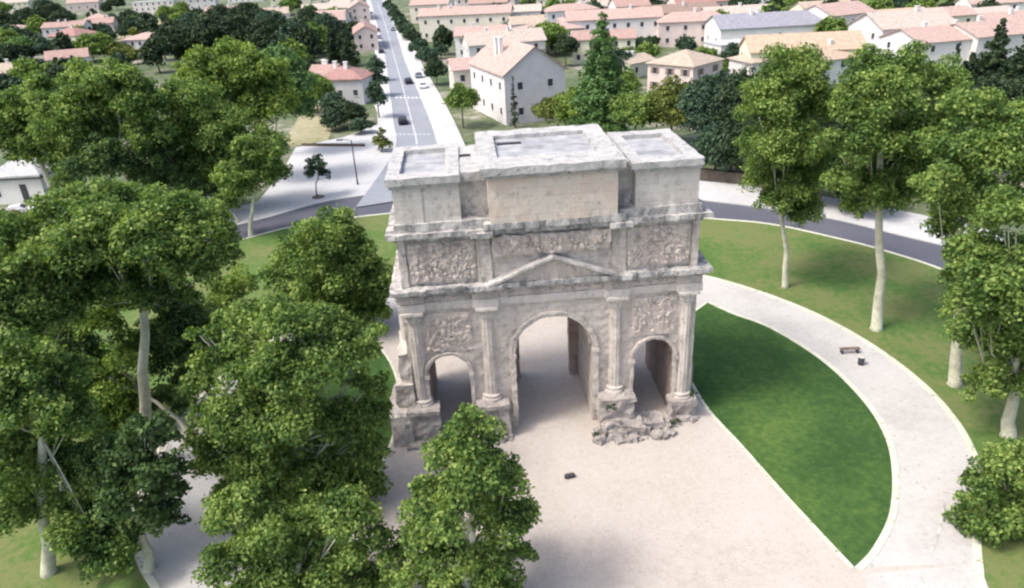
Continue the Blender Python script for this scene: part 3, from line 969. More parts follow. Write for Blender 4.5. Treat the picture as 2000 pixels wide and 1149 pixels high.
plane_tree('plane_tree', (-17.2, 17.5), [(640, 460, 58), (590, 500, 50, 1), (690, 500, 52), (555, 540, 45), (630, 545, 66, -1), (710, 560, 55), (600, 600, 55), (680, 615, 55, -1), (735, 540, 32), (725, 605, 38)],
           'bright green plane tree tucked behind the left corner of the arch', 'leaf', seed=27, group=GP, tr=.34, size=.36)
plane_tree('plane_tree', (-16.2, -6.0), [(560, 640, 62), (470, 650, 60, 1), (640, 650, 62, 1), (700, 690, 50), (430, 720, 55), (520, 720, 72, -1.5), (620, 730, 72, -1.5), (715, 760, 42), (410, 820, 46), (480, 820, 66, -1), (580, 830, 74, -2), (680, 830, 60), (430, 900, 56), (520, 910, 66, -1), (630, 920, 74), (705, 910, 40), (400, 660, 30), (550, 740, 70, 2), (470, 980, 60), (590, 990, 70), (738, 650, 30), (735, 820, 38), (728, 880, 42), (715, 950, 46), (385, 760, 36), (390, 860, 34), (660, 960, 60)],
           'huge bright plane tree in front of the left corner of the arch', 'leaf', seed=28, group=GP, tr=.45, size=.26, dens=1.4)
plane_tree('plane_tree', (-14.6, -14.0), [(450, 1010, 58), (520, 1050, 66), (600, 1060, 70, 1), (680, 1020, 62), (730, 1080, 56), (440, 1100, 52), (530, 1130, 66), (640, 1140, 72), (740, 1150, 60), (480, 1190, 66), (600, 1210, 70)],
           'lower plane tree at the bottom edge under the huge bright crown', 'leaf', seed=29, group=GP, tr=.36, size=.25)
plane_tree('plane_tree', (-6.2, -15.0), [(905, 845, 45), (950, 870, 50, 1), (870, 900, 52), (930, 930, 64, -1), (990, 940, 50), (840, 970, 50), (900, 1010, 66, -1), (980, 1020, 60), (1025, 1010, 36), (820, 1050, 50), (880, 1090, 66), (960, 1100, 62), (1010, 1090, 40), (800, 1130, 50), (900, 1170, 66), (980, 1180, 56), (930, 980, 60, 2.5), (800, 1000, 30)],
           'rounded plane tree in front of the arch at the bottom centre', 'leaf', seed=30, group=GP, tr=.34, size=.25, dens=1.4)

plane_tree('plane_tree', (-22.5, 9.5), [(440, 590, 42), (400, 620, 40, 1), (470, 560, 36, 1), (430, 640, 40), (480, 620, 40, 1)],
           'small plane tree between the broad crown and the bright one behind the arch', 'leaf_yel', seed=31, group=None, tr=.2, size=.28)
plane_tree('plane_tree', (-33.0, 4.5), [(130, 640, 50), (80, 680, 50), (150, 700, 50), (110, 750, 50), (60, 740, 50), (160, 760, 40)],
           'shaded tree left of the yellowing tree on the far left', 'leaf_teal2', seed=32, group=None, tr=.22, size=.28)


GB = 'plane trees across the ring road on the left'
plane_tree('plane_tree', (-47.0, 50.0), [(220, 170, 52), (160, 200, 52, 1), (270, 200, 50), (130, 260, 50), (210, 250, 46, 3), (290, 260, 46), (170, 160, 40, 2), (100, 220, 40, 1)],
           'tall plane tree with leaning pale trunk on the far left', 'leaf', top=(222, 270), seed=41, group=GB, tr=.55, size=.45, fork=.9)
plane_tree('plane_tree', (-38.5, 55.0), [(370, 200, 52), (420, 250, 60), (350, 270, 50), (460, 300, 52), (400, 330, 56), (340, 330, 40), (480, 350, 42), (430, 380, 40), (520, 290, 46), (540, 340, 32)],
           'wide plane tree between the leaning trunk and the white plaza', 'leaf', seed=42, group=GB, tr=.45, size=.45)
plane_tree('plane_tree', (-43.0, 68.0), [(400, 140, 42), (460, 120, 42), (510, 150, 50), (440, 180, 50), (370, 160, 36), (540, 200, 46), (490, 220, 50)],
           'plane tree with yellow green top in front of the dark pines', 'leaf_yel', seed=43, group=GB, tr=.45, size=.5)
plane_tree('plane_tree', (-38.0, 84.0), [(545, 130, 38), (580, 160, 38), (560, 200, 42), (590, 215, 30), (520, 170, 36)],
           'mid green tree beside the red roofed house', 'leaf_bright', seed=44, group=GB, tr=.35, size=.55)
plane_tree('plane_tree', (-61.0, 58.0), [(60, 200, 46), (20, 240, 50), (90, 270, 50), (40, 290, 46), (130, 310, 42), (-30, 260, 60), (80, 170, 30)],
           'plane tree at the left edge above the white kiosk', 'leaf', seed=45, group=GB, tr=.45, size=.48)
plane_tree('plane_tree', (-48.0, 47.0), [(170, 330, 46), (130, 360, 30), (230, 330, 36), (200, 300, 40), (160, 280, 36, 2)],
           'low plane tree beside the white kiosk', 'leaf_teal2', seed=46, group=GB, tr=.3, size=.42)
plane_tree('plane_tree', (-35.0, 50.0), [(300, 310, 42), (330, 360, 40), (290, 350, 36), (380, 380, 34), (300, 280, 36)],
           'shaded tree right of the leaning trunk, behind the broad plane crown', 'leaf_teal2', seed=47, group=GB, tr=.3, size=.42)
plane_tree('plane_tree', (-31.9, 44.4), [(490, 300, 40), (460, 350, 40), (510, 345, 36), (440, 400, 26), (535, 310, 26)],
           'thin trunked tree at the edge of the white plaza beside the ring road', 'leaf', seed=48, group=GB, tr=.3, size=.42, top=(500, 350))

# young tree and shrub on the white plaza
plane_tree('young_tree', gp(620, 386), [(620, 318, 17), (605, 340, 14), (636, 342, 13), (620, 335, 16)], 'young street tree on the white plaza beyond the ring road', 'leaf_teal', seed=51, tr=.1, size=.35, bark='bark_dark')
x, y = gp(622, 387)
MB().tube([(x, y, .14), (x, y, .22)], [.9, .85], 20).build('shadow_disc', M['bark_dark'], label='dark round disc painted as the shadow under the young tree on the white plaza', cat='painted shadow')  # the young tree's small ground shadow, built as a dark disc
plane_tree('shrub', gp(745, 298), [(745, 262, 10), (742, 280, 16), (752, 285, 14)], 'yellow green shrub at the corner of the avenue', 'leaf_olive', seed=52, tr=.08, size=.35, bark='bark_dark', cat='shrub')


# ------------------------------------------------------------------ buildings
def house(name, c, w, d, h, rot, roof='gable', rise=2.2, wall='white', tile='pink', rows=2, cols=4, scol=3, label='', group=None, chim=1, over=.45, shutters=False, door=True, cat='house', axis='x'):
    """c = centre on the ground; w along local x, d along local y; the ridge runs along axis"""
    root = empty(name, (c[0], c[1], 0), R(rot), label=label, cat=cat, group=group)
    W, D = w / 2, d / 2
    m = MB()
    m.add([(-W, -D, -.1), (W, -D, -.1), (W, D, -.1), (-W, D, -.1), (-W, -D, h), (W, -D, h), (W, D, h), (-W, D, h)],
          [(0, 1, 5, 4), (1, 2, 6, 5), (2, 3, 7, 6), (3, 0, 4, 7)])
    if roof == 'gable':
        if axis == 'x': m.add([(-W, -D, h), (-W, D, h), (-W, 0, h + rise), (W, -D, h), (W, D, h), (W, 0, h + rise)], [(0, 2, 1), (3, 4, 5)])
        else: m.add([(-W, -D, h), (W, -D, h), (0, -D, h + rise), (-W, D, h), (W, D, h), (0, D, h + rise)], [(0, 1, 2), (3, 5, 4)])
    m.build('wall', M['w_' + wall], root)
    r = MB(); o = over; t = .16
    if roof == 'gable':
        if axis == 'x':
            k = rise / D; e = h - o * k
            for s in (-1, 1):
                r.add([(-W - o, s * (D + o), e), (W + o, s * (D + o), e), (W + o, 0, h + rise), (-W - o, 0, h + rise),
                       (-W - o, s * (D + o), e + t), (W + o, s * (D + o), e + t), (W + o, 0, h + rise + t), (-W - o, 0, h + rise + t)],
                      [(4, 5, 6, 7), (0, 1, 5, 4), (0, 3, 2, 1), (1, 2, 6, 5), (0, 4, 7, 3)])
        else:
            k = rise / W; e = h - o * k
            for s in (-1, 1):
                r.add([(s * (W + o), -D - o, e), (s * (W + o), D + o, e), (0, D + o, h + rise), (0, -D - o, h + rise),
                       (s * (W + o), -D - o, e + t), (s * (W + o), D + o, e + t), (0, D + o, h + rise + t), (0, -D - o, h + rise + t)],
                      [(4, 5, 6, 7), (0, 1, 5, 4), (0, 3, 2, 1), (1, 2, 6, 5), (0, 4, 7, 3)])
    elif roof == 'hip':
        L = max(0, W - D) if W > D else 0; L2 = max(0, D - W)
        a, b = W + o, D + o
        r.add([(-a, -b, h), (a, -b, h), (a, b, h), (-a, b, h), (-a, -b, h + t), (a, -b, h + t), (a, b, h + t), (-a, b, h + t), (-L, -L2, h + rise), (L, L2, h + rise)],
              [(0, 3, 2, 1), (0, 1, 5, 4), (1, 2, 6, 5), (2, 3, 7, 6), (3, 0, 4, 7)] +
              ([(4, 5, 9, 8), (5, 6, 9), (6, 7, 8, 9), (7, 4, 8)] if W >= D else [(4, 5, 8), (5, 6, 9, 8), (6, 7, 9), (7, 4, 8, 9)]))
    else:
        r.box(-W - .15, -D - .15, h, W + .15, D + .15, h + .35)
    ro = r.build('roof', M['r_' + tile], root)
    rnd = random.Random(int(c[0] * 7 + c[1] * 3))
    for i in range(chim):
        x = rnd.uniform(-.6, .6) * W; y = rnd.uniform(-.3, .3) * D
        if roof == 'flat': continue
        q = MB().box(x - .4, y - .35, h + rise * .4, x + .4, y + .35, h + rise + .9)
        q.box(x - .5, y - .45, h + rise + .9, x + .5, y + .45, h + rise + 1.05)
        q.build('chimney', M['w_pale'], ro)
    # windows on the four walls
    fh = h / max(rows, 1)
    def win(px_, py_, nx, ny, z, ww=1.0, hh=1.35, dr=False):
        tx, ty = -ny, nx
        def P(a, o_, zz): return (px_ + tx * a + nx * o_, py_ + ty * a + ny * o_, zz)
        q = MB()
        def slab(a0, a1, z0, z1, o0, o1, mi):
            q.add([P(a0, o0, z0), P(a1, o0, z0), P(a1, o0, z1), P(a0, o0, z1), P(a0, o1, z0), P(a1, o1, z0), P(a1, o1, z1), P(a0, o1, z1)],
                  [(4, 5, 6, 7), (0, 1, 5, 4), (2, 3, 7, 6), (1, 2, 6, 5), (3, 0, 4, 7)], mi)
        slab(-ww / 2, ww / 2, z, z + hh, -.02, .03, 0)
        slab(-ww / 2 - .12, ww / 2 + .12, z - .12, z, 0, .12, 1)
        slab(-ww / 2 - .1, ww / 2 + .1, z + hh, z + hh + .1, 0, .07, 1)
        if shutters:
            slab(-ww / 2 - .62, -ww / 2 - .06, z, z + hh, .0, .06, 2); slab(ww / 2 + .06, ww / 2 + .62, z, z + hh, .0, .06, 2)
        q.build('door' if dr else 'window', [M['glass'], M['w_pale'], M['r_brown']], root)
    for rr in range(rows):
        z = fh * rr + fh * .36
        for cc in range(cols):
            if cols and not (rr == 0 and cc == cols // 2 and door):
                win(-W + w * (cc + .5) / cols, -D, 0, -1, z)
            elif door:
                win(-W + w * (cc + .5) / cols, -D, 0, -1, .05, 1.1, 2.1, True)
        for cc in range(scol):
            win(-W, -D + d * (cc + .5) / scol, -1, 0, z)
            if rr == rows - 1: win(W, -D + d * (cc + .5) / scol, 1, 0, z)
    return root


def at(u, v): return gp(u, v)


# the large gable house behind the arch
house('gable_house', (6.5, 107), 12.4, 20, 9.4, 17, 'gable', 4.4, 'lilac', 'pink', 2, 2, 4, 'tall house with gable end and pink tiled roof beside the avenue', chim=2, axis='y')
house('annex', (-2.6, 124), 8, 12, 7.5, 5, 'gable', 1.6, 'cream', 'pink', 2, 2, 2, 'low pink roofed annex behind the gable house near the avenue', chim=0)
house('villa', (gp(1350, 186)[0], gp(1350, 186)[1] + 5.5), 11.5, 11.5, 6.2, 40, 'hip', 2.6, 'pink', 'tan', 2, 2, 3, 'square pink villa with hipped tan roof and two upper windows', chim=0, shutters=True)
house('long_house', (gp(915, 78)[0], gp(915, 78)[1] + 5), 34, 12, 9, -10, 'gable', 2.2, 'cream', 'pink', 2, 7, 2, 'long cream terrace with a row of small dark windows behind the gable house', chim=2)
house('long_house', (gp(1020, 66)[0], gp(1020, 66)[1] + 5), 16, 11, 8, -8, 'gable', 2.0, 'white', 'pale', 2, 5, 2, 'white terrace right of the cream terrace, behind the round tree', chim=1)
q = MB()
cx_, cy_ = gp(895, 92)
sh = empty('pergola_shed', (cx_, cy_ + 4, 0), R(28), label='open shed with brown slatted roof between the avenue and the gable house', cat='shed')
MB().box(-5, -2, 4.6, 5, 2, 4.8).build('roof', M['r_brown'], sh)
for sx in (-4.7, 4.7):
    for sy in (-1.7, 1.7): MB().box(sx - .15, sy - .15, -.1, sx + .15, sy + .15, 4.6).build('post', M['wood'], sh)
q = MB()
for i in range(12): q.box(-4.9 + i * .87, -2.2, 4.8, -4.6 + i * .87, 2.2, 5.0)
q.build('rafter', M['wood'], sh)

HS = [
    # name, u, v (middle of the foot of its front), w, d, h, rot, roof, rise, wall, tile, rows, cols, scol, label
    ('apartment_house', 1200, 92, 30, 12, 8.5, -6, 'gable', 2.4, 'white', 'pink', 2, 7, 2, 'long white apartment house with pink roof right of the round tree'),
    ('town_house', 1330, 62, 28, 12, 6.5, 2, 'gable', 2.4, 'tan', 'brown', 1, 5, 1, 'low brown roofed house behind the bushy gardens'),
    ('town_house', 1370, 48, 20, 12, 8, 4, 'gable', 2.6, 'pink', 'red', 2, 4, 1, 'house with the reddest roof in the row behind the pink villa'),
    ('town_house', 1440, 62, 22, 10, 6, -3, 'gable', 2, 'white', 'pale', 1, 5, 1, 'white house with small dark windows left of the grey hall'),
    ('hall', 1520, 98, 34, 17, 6.5, -3, 'gable', 3.0, 'pale', 'slate', 1, 4, 2, 'wide hall with grey violet roof behind the yellow house'),
    ('town_house', 1570, 168, 24, 11, 7.5, -8, 'gable', 2.8, 'yellow', 'orange', 2, 4, 2, 'yellow house with orange tiled roof behind the slender plane tree'),
    ('town_house', 1640, 170, 12, 10, 6, 16, 'gable', 2.2, 'pale', 'orange', 2, 3, 2, 'small pale house joined right of the yellow house'),
    ('town_house', 1500, 172, 9, 9, 5.5, 12, 'hip', 1.8, 'white', 'tan', 1, 2, 2, 'little white house in front of the yellow house, right of the villa'),
    ('town_house', 1660, 88, 16, 14, 8.5, 20, 'gable', 2.6, 'white', 'pink', 2, 3, 2, 'white gabled house at the right end of the grey hall'),
    ('town_house', 1785, 118, 20, 14, 8, 6, 'gable', 3.2, 'lilac', 'pale', 2, 4, 2, 'pale house with low gable above the second plane tree', ),
    ('town_house', 1730, 70, 30, 12, 5, 4, 'gable', 2.0, 'cream', 'orange', 2, 6, 2, 'long cream house with orange roof below the wooded hill'),
    ('town_house', 1885, 134, 26, 14, 6.5, 8, 'gable', 2.4, 'pale', 'pink', 2, 4, 2, 'white walled house with wide pink roof behind the cypresses'),
    ('town_house', 1975, 128, 22, 14, 7, 10, 'gable', 2.4, 'white', 'pink', 2, 4, 2, 'pink roofed house touching the right edge behind the conifers'),
    ('town_house', 1910, 70, 28, 13, 5, 8, 'gable', 2.0, 'white', 'pale', 2, 6, 2, 'pale roofed house at the foot of the wooded hill'),
    ('town_house', 1995, 78, 22, 12, 5, 8, 'gable', 2.0, 'pink', 'pink', 2, 4, 2, 'pink house under the hill at the upper right edge'),
    ('town_house', 1340, 28, 34, 13, 11, 0, 'flat', 1, 'white', 'grey', 3, 9, 2, 'far white flat roofed block left of the two dark round trees'),
    ('town_house', 1500, 24, 30, 13, 10, 0, 'flat', 1, 'pale', 'grey', 3, 8, 2, 'far pale flat roofed block right of the two dark round trees'),
    ('town_house', 1620, 55, 18, 12, 6, 5, 'gable', 2.4, 'yellow', 'tan', 1, 4, 2, 'yellowish house in the dry plot behind the grey hall'),
    ('town_house', 1110, 30, 30, 14, 8, -10, 'gable', 2.5, 'cream', 'pale', 2, 6, 2, 'far cream house above the round tree behind the gable house'),
    ('town_house', 960, 30, 24, 16, 8, -12, 'gable', 3.2, 'pink', 'red', 2, 4, 2, 'far house with mauve red roof above the cream terrace'),
    ('town_house', 840, 45, 18, 22, 8, -9, 'gable', 2.6, 'cream', 'pink', 2, 3, 4, 'pink roofed house right of the row of clipped trees'),
    ('town_house', 1020, 12, 26, 14, 8, -8, 'gable', 3, 'white', 'brown', 2, 5, 2, 'far brown roofed house above the mauve red roof'),
    ('town_house', 880, 10, 26, 18, 8, -9, 'gable', 3, 'pale', 'pale', 2, 4, 3, 'far pale roofed house at the top edge right of the avenue'),
    ('town_house', 1230, 30, 24, 14, 8, -5, 'gable', 2.6, 'tan', 'brown', 2, 5, 2, 'far brown roofed house behind the long white apartment house'),
    ('town_house', 1185, 8, 34, 16, 9, -4, 'gable', 3, 'white', 'slate', 2, 7, 2, 'grey roofed house at the top edge behind the town centre'),
    # left of the avenue
    ('town_house', 668, 205, 11, 9, 5.5, -14, 'hip', 2.4, 'grey', 'red', 1, 3, 2, 'house with clear red hipped roof beside the start of the avenue'),
    ('town_house', 630, 200, 6, 10, 5.5, -14, 'gable', 2.2, 'cream', 'terra', 1, 2, 2, 'narrow house with pale red roof joined left of the red hipped roof'),
    ('town_house', 718, 100, 8, 26, 6, 7, 'gable', 2.2, 'pink', 'terra', 2, 2, 5, 'long red tiled house along the left side of the avenue', 'y'),
    ('town_house', 705, 42, 10, 34, 6.5, 8, 'gable', 2.6, 'pink', 'pink', 2, 2, 6, 'far long pink tiled house along the left side of the avenue', 'y'),
    ('town_house', 640, 42, 24, 16, 6, 8, 'gable', 2.4, 'cream', 'pale', 2, 4, 3, 'pale roofed house behind the dark pines left of the avenue'),
    ('town_house', 570, 18, 26, 13, 8, 6, 'gable', 2.4, 'yellow', 'pale', 2, 5, 2, 'far yellowish house above the dark pines'),
    ('town_house', 660, 8, 26, 16, 8, 8, 'gable', 2.6, 'cream', 'pink', 2, 5, 2, 'far pink roofed house at the top edge left of the avenue'),
    ('town_house', 128, 98, 15, 13, 5.5, -20, 'hip', 3.2, 'cream', 'red', 1, 3, 3, 'cream house with red hipped roof among the trees on the far left'),
    ('town_house', 140, 145, 12, 9, 5, 20, 'gable', 2.2, 'pale', 'terra', 1, 3, 2, 'small house with dull pink roof above the left plane trees'),
    ('town_house', 205, 68, 10, 11, 5.5, 10, 'gable', 2.4, 'pink', 'terra', 1, 2, 2, 'little pink house at the corner of the dry field'),
    ('town_house', 165, 22, 24, 13, 6.5, 8, 'gable', 2.8, 'pink', 'pink', 1, 4, 2, 'pink roofed house at the top edge above the far left trees'),
    ('apartment_house', 305, 32, 26, 13, 9, 5, 'flat', 1, 'white', 'grey', 3, 7, 2, 'white flat roofed block behind the dry field'),
    ('town_house', 390, 20, 24, 12, 8, 5, 'gable', 2, 'white', 'pale', 2, 5, 2, 'white house at the top edge above the dark pines'),
    ('town_house', 20, 178, 12, 10, 5, 15, 'gable', 2.2, 'tan', 'tan', 1, 3, 2, 'low tan house at the left edge behind the plane trees'),
    ('town_house', 30, 22, 24, 14, 7, 8, 'gable', 2.4, 'yellow', 'pale', 2, 5, 2, 'pale house at the top left corner behind the dark trees'),
    ('town_house', 480, 4, 28, 13, 9, 4, 'flat', 1, 'pale', 'grey', 3, 6, 2, 'far pale flat roofed block at the top edge left of the avenue'),
    ('town_house', 1440, 128, 10, 9, 5, 10, 'flat', 1, 'lilac', 'grey', 1, 3, 2, 'small flat roofed lilac outbuilding between the villa and the grey hall'),
    ('town_house', 1255, 150, 9, 8, 3.6, 35, 'gable', 1.2, 'cream', 'tan', 1, 2, 1, 'low cream outbuilding joined left of the pink villa'),
]
for h_ in HS:
    (nm, u, v, w_, d_, hh_, rt_, rf, ri, wl, tl, rw, cl, sc_, lb) = h_[:15]
    ax_ = h_[15] if len(h_) > 15 else 'x'
    x, y = gp(u, v)
    x -= math.sin(R(rt_)) * d_ / 2; y += math.cos(R(rt_)) * d_ / 2
    house(nm, (x, y), w_, d_, hh_, rt_, rf, ri, wl, tl, rw, cl, sc_, lb, axis=ax_, group='houses of the town', chim=random.Random(u).choice((0, 1, 1, 2)), door=False)

# white kiosk at the left edge
kx, ky = gp(48, 398)
K = empty('kiosk', (kx, ky + 2.5, 0), R(-4), label='white kiosk with grey hipped roof at the left edge', cat='kiosk')
MB().box(-3.6, -2.4, -.1, 3.6, 2.4, 3.9).build('wall', M['w_pale'], K)
r = MB()
r.add([(-4, -2.8, 3.9), (4, -2.8, 3.9), (4, 2.8, 3.9), (-4, 2.8, 3.9), (-4, -2.8, 4.25), (4, -2.8, 4.25), (4, 2.8, 4.25), (-4, 2.8, 4.25), (-1.6, 0, 5.9), (1.6, 0, 5.9)],
      [(0, 3, 2, 1), (0, 1, 5, 4), (1, 2, 6, 5), (2, 3, 7, 6), (3, 0, 4, 7), (4, 5, 9, 8), (5, 6, 9), (6, 7, 8, 9), (7, 4, 8)])
kr = r.build('roof', M['r_grey'], K)
MB().box(-4.02, -2.83, 3.72, 4.02, 2.83, 3.98).build('gutter', M['metal'], kr)
MB().box(1.6, .2, 4.8, 2.3, .9, 6.3).build('chimney', M['w_pale'], kr)
MB().box(.25, -2.46, .05, 1.2, -2.38, 2.9).build('door', M['metal'], K)
MB().box(-3.5, -2.47, 1.2, -2.9, -2.38, 2.7).build('window', M['glass'], K)

# ------------------------------------------------------------------ background trees
def soft_tree(name, uv, hgt, rad, label, mat='leaf_teal', shape='round', group=None, seed=0, size=.6, trh=.25, bark='bark_dark', dens=1.0, cat='tree'):
    bx, by = gp(*uv)
    rnd = random.Random(seed + int(uv[0] * 3 + uv[1]))
    lobes = []
    if shape == 'round':
        z0 = hgt * trh
        n = 7 if rad > 2.5 else 4
        for i in range(n):
            a = 2 * math.pi * i / n + rnd.uniform(-.3, .3); q = rad * .42
            lobes.append((q * math.cos(a), q * math.sin(a), z0 + (hgt - z0) * rnd.uniform(.3, .6), rad * .6, rad * .6, (hgt - z0) * .32))
        lobes.append((0, 0, hgt - (hgt - z0) * .33, rad * .62, rad * .62, (hgt - z0) * .33))
    elif shape == 'cypress':
        for i in range(6):
            t = i / 5
            r = rad * (1 - .75 * t ** 1.6)
            lobes.append((0, 0, hgt * (.1 + .82 * t), r, r, hgt * .13))
    elif shape == 'cone':
        for i in range(15):
            t = i / 14
            r = rad * (1 - .93 * t) * rnd.uniform(.8, 1.12) + .18
            a = rnd.uniform(0, 6.28)
            lobes.append((.15 * r * math.cos(a), .15 * r * math.sin(a), hgt * (.12 + .85 * t), r, r, hgt * .055))
    elif shape == 'spread':
        n = 9
        for i in range(n):
            a = 2 * math.pi * i / n * 2.1; q = rad * rnd.uniform(.25, .7)
            lobes.append((q * math.cos(a), q * math.sin(a), hgt * rnd.uniform(.5, .85), rad * .42, rad * .42, hgt * .17))
    root = empty(name, (bx, by, .02), label=label, cat=cat, group=group)
    link('crown', leaves_mesh('crown', lobes, size, dens, seed + 5), M[mat], root)
    m = MB().tube([(0, 0, -.1), (0, 0, hgt * .3), (rad * .05, 0, hgt * .8)], [max(.12, hgt * .022), hgt * .016, .04], 7)
    m.build('trunk', M[bark], root)
    return root


# trees bordering the ring road behind the arch
GR = 'garden trees behind the arch'
soft_tree('tree', (1090, 262), 7, 4.2, 'yellow green tree in front of the gable house corner', 'leaf_olive', group=GR, seed=1, size=.45)
soft_tree('conifer', (1175, 275), 20.5, 6.4, 'tall fresh green cedar right of the gable house', 'leaf_bright', 'cone', seed=2, size=.45, dens=.9, bark='bark')
soft_tree('tree', (1240, 285), 9, 4.6, 'dark green garden tree right of the tall cedar', 'leaf', group=GR, seed=3, size=.45)
soft_tree('tree', (1310, 285), 10.5, 5.2, 'olive yellow garden tree in front of the pink villa', 'leaf_olive', group=GR, seed=4, size=.45)
soft_tree('tree', (1130, 270), 8.5, 4.0, 'mottled garden tree left of the tall cedar', 'leaf_yel', group=GR, seed=5, size=.45)
soft_tree('tree', (1385, 320), 13.5, 5.0, 'dark green tree between the olive tree and the slender plane tree', 'leaf_teal', group=GR, seed=6, size=.45)
soft_tree('tree', (1440, 330), 14, 4.6, 'dark leafy tree right behind the slender plane tree', 'leaf_dark', group=GR, seed=7, size=.45)
for i, (u, v, h, r, lb) in enumerate([(1395, 350, 8, 3.6, 'dense dark tree over the garden wall, closest to the arch'), (1425, 352, 9, 3.8, 'dense dark tree over the middle of the garden wall'), (1465, 360, 9, 3.8, 'dense dark tree over the right end of the garden wall'),
                                      (1520, 385, 8, 3.6, 'dark tree beyond the road behind the slender plane trunk'), (1600, 400, 9, 4, 'dark tree beyond the road between the two lawn plane trees'), (1680, 420, 8, 3.8, 'dark tree beyond the road behind the stout pale trunk'),
                                      (1560, 340, 10, 4.2, 'dark garden tree behind the slender plane crown'), (1640, 350, 11, 4.6, 'dark garden tree between the two plane crowns'), (1760, 370, 11, 4.6, 'dark garden tree behind the stout trunked plane tree'), (1830, 390, 11, 4.6, 'dark garden tree far right behind the plane crowns'),
                                      (1900, 330, 12, 5, 'dark garden tree under the pointed conifers'), (1980, 330, 12, 5, 'dark garden tree at the right edge under the conifer')]):
    soft_tree('tree', (u, v), h, r, lb, 'leaf_dark' if i % 3 else 'leaf_teal', group='dark trees beyond the right pavement', seed=300 + i, size=.42, trh=.1)
soft_tree('tree', (1350, 250), 8, 4.2, 'low dark bush below the pink villa corner', 'leaf_dark', group=GR, seed=8, size=.5)
soft_tree('cypress', (1006, 250), 9.2, .8, 'slim dark cypress against the gable house wall', 'leaf_dark', 'cypress', seed=9, size=.35)
soft_tree('tree', (905, 250), 8.3, 3.4, 'single round tree on the pavement right of the avenue', 'leaf', seed=10, size=.42, trh=.3, cat='street tree')
soft_tree('tree', (1070, 110), 9.5, 6.4, 'big round tree behind the gable house chimneys', 'leaf', seed=11, size=.6)
soft_tree('tree', (1105, 130), 8.5, 3.4, 'dark tree right behind the gable house', 'leaf_dark', seed=12, size=.6)
soft_tree('bush', (1070, 225), 4, 3.0, 'dark bush at the right wall of the gable house', 'leaf_dark', seed=13, size=.5, cat='bush')

# garden bushes between the cedar and the villa
GG = 'olive and garden bushes behind the pink villa'
for i, (u, v, h, r, mt, lb) in enumerate([
    (1235, 88, 5.5, 3, 'leaf_dark', 'round dark bush below the white apartment house'), (1268, 75, 6, 3, 'leaf_dark', 'dark bush below the brown roofed house, left one'),
    (1290, 82, 6.5, 3, 'leaf_dark', 'dark bush below the brown roofed house, middle one'), (1320, 88, 7.5, 3.6, 'leaf_dark', 'largest dark bush below the brown roofed house'),
    (1245, 108, 5, 4, 'leaf_teal', 'grey green olive tree left of the villa roof'), (1228, 120, 5, 3.2, 'leaf', 'olive tree between the cedar and the villa'),
    (1262, 128, 6, 3.5, 'leaf', 'tree just behind the left corner of the villa'), (1340, 112, 6, 3.2, 'leaf_teal', 'grey green bush above the villa roof ridge'),
    (1395, 82, 7, 3.8, 'leaf_teal', 'blue green tree left of the grey hall'), (1375, 130, 5, 3.4, 'leaf', 'bush behind the right slope of the villa roof'),
    (1430, 145, 7.5, 3.2, 'leaf_teal', 'pointed blue green tree between the villa and the yellow house'), (1455, 150, 5, 2.6, 'leaf_dark', 'dark bush left of the yellow house wall'),
    (1410, 60, 6, 3.2, 'leaf_dark', 'dark bush in front of the white house left of the hall'), (1400, 150, 4, 3, 'leaf', 'low green bush right of the villa roof'),
    (1205, 150, 7, 3.6, 'leaf_teal', 'dark green tree right behind the tall cedar'), (1220, 190, 6, 3.6, 'leaf', 'green tree left of the villa outbuilding'),
    (1440, 190, 5, 2.6, 'leaf_dark', 'dark bush at the right corner of the villa'), (1200, 225, 7, 3.4, 'leaf', 'green tree in the garden right of the cedar trunk')]):
    soft_tree('bush', (u, v), h, r, lb, mt, group=GG, seed=60 + i, size=.6, trh=.1, cat='bush')

# clipped trees along the right side of the avenue
GA = 'row of clipped trees along the right side of the avenue'
row = [(862, 166), (845, 138), (828, 116), (815, 97), (803, 80), (794, 66), (786, 53), (779, 42), (773, 32), (768, 23)]
ordn = ['nearest', 'second', 'third', 'fourth', 'fifth', 'sixth', 'seventh', 'eighth', 'ninth', 'tenth']
for i, (u, v) in enumerate(row):
    soft_tree('clipped_tree', (u - 8, v), 6.6, 3.4, '%s of the clipped dark trees on the right side of the avenue' % ordn[i], 'leaf_teal' if i % 3 else 'leaf_dark', group=GA, seed=90 + i, size=.55, trh=.22, cat='street tree')
GAL = 'trees along the left side of the avenue'
for i, (u, v, h, r) in enumerate([(741, 232, 7.6, 2.3), (741, 190, 7.2, 2.5), (738, 160, 6.5, 2.6)]):
    soft_tree('street_tree', (u, v), h, r, '%s dark green street tree on the left side of the avenue' % ordn[i], 'leaf_teal', group=GAL, seed=110 + i, size=.5, trh=.3, cat='street tree')
soft_tree('hedge', (680, 248), 5.2, 4.0, 'dense dark green bush in front of the red roofed house', 'leaf_dark', seed=120, size=.45, trh=.05, cat='bush')
soft_tree('tree', (622, 222), 9, 4.2, 'leafy tree hiding the left half of the red hipped house', 'leaf', seed=123, size=.42, trh=.15)
soft_tree('tree', (655, 232), 5.5, 3.2, 'small tree in front of the door of the red hipped house', 'leaf_teal', seed=124, size=.42, trh=.1)
soft_tree('hedge', (655, 255), 4, 2.6, 'dark bush left of the dense one before the red roofed house', 'leaf_teal', seed=121, size=.45, trh=.05, cat='bush')
soft_tree('bush', (706, 262), 3, 2.6, 'grey green low bush at the avenue corner', 'leaf_teal', seed=122, size=.4, trh=.05, cat='bush')

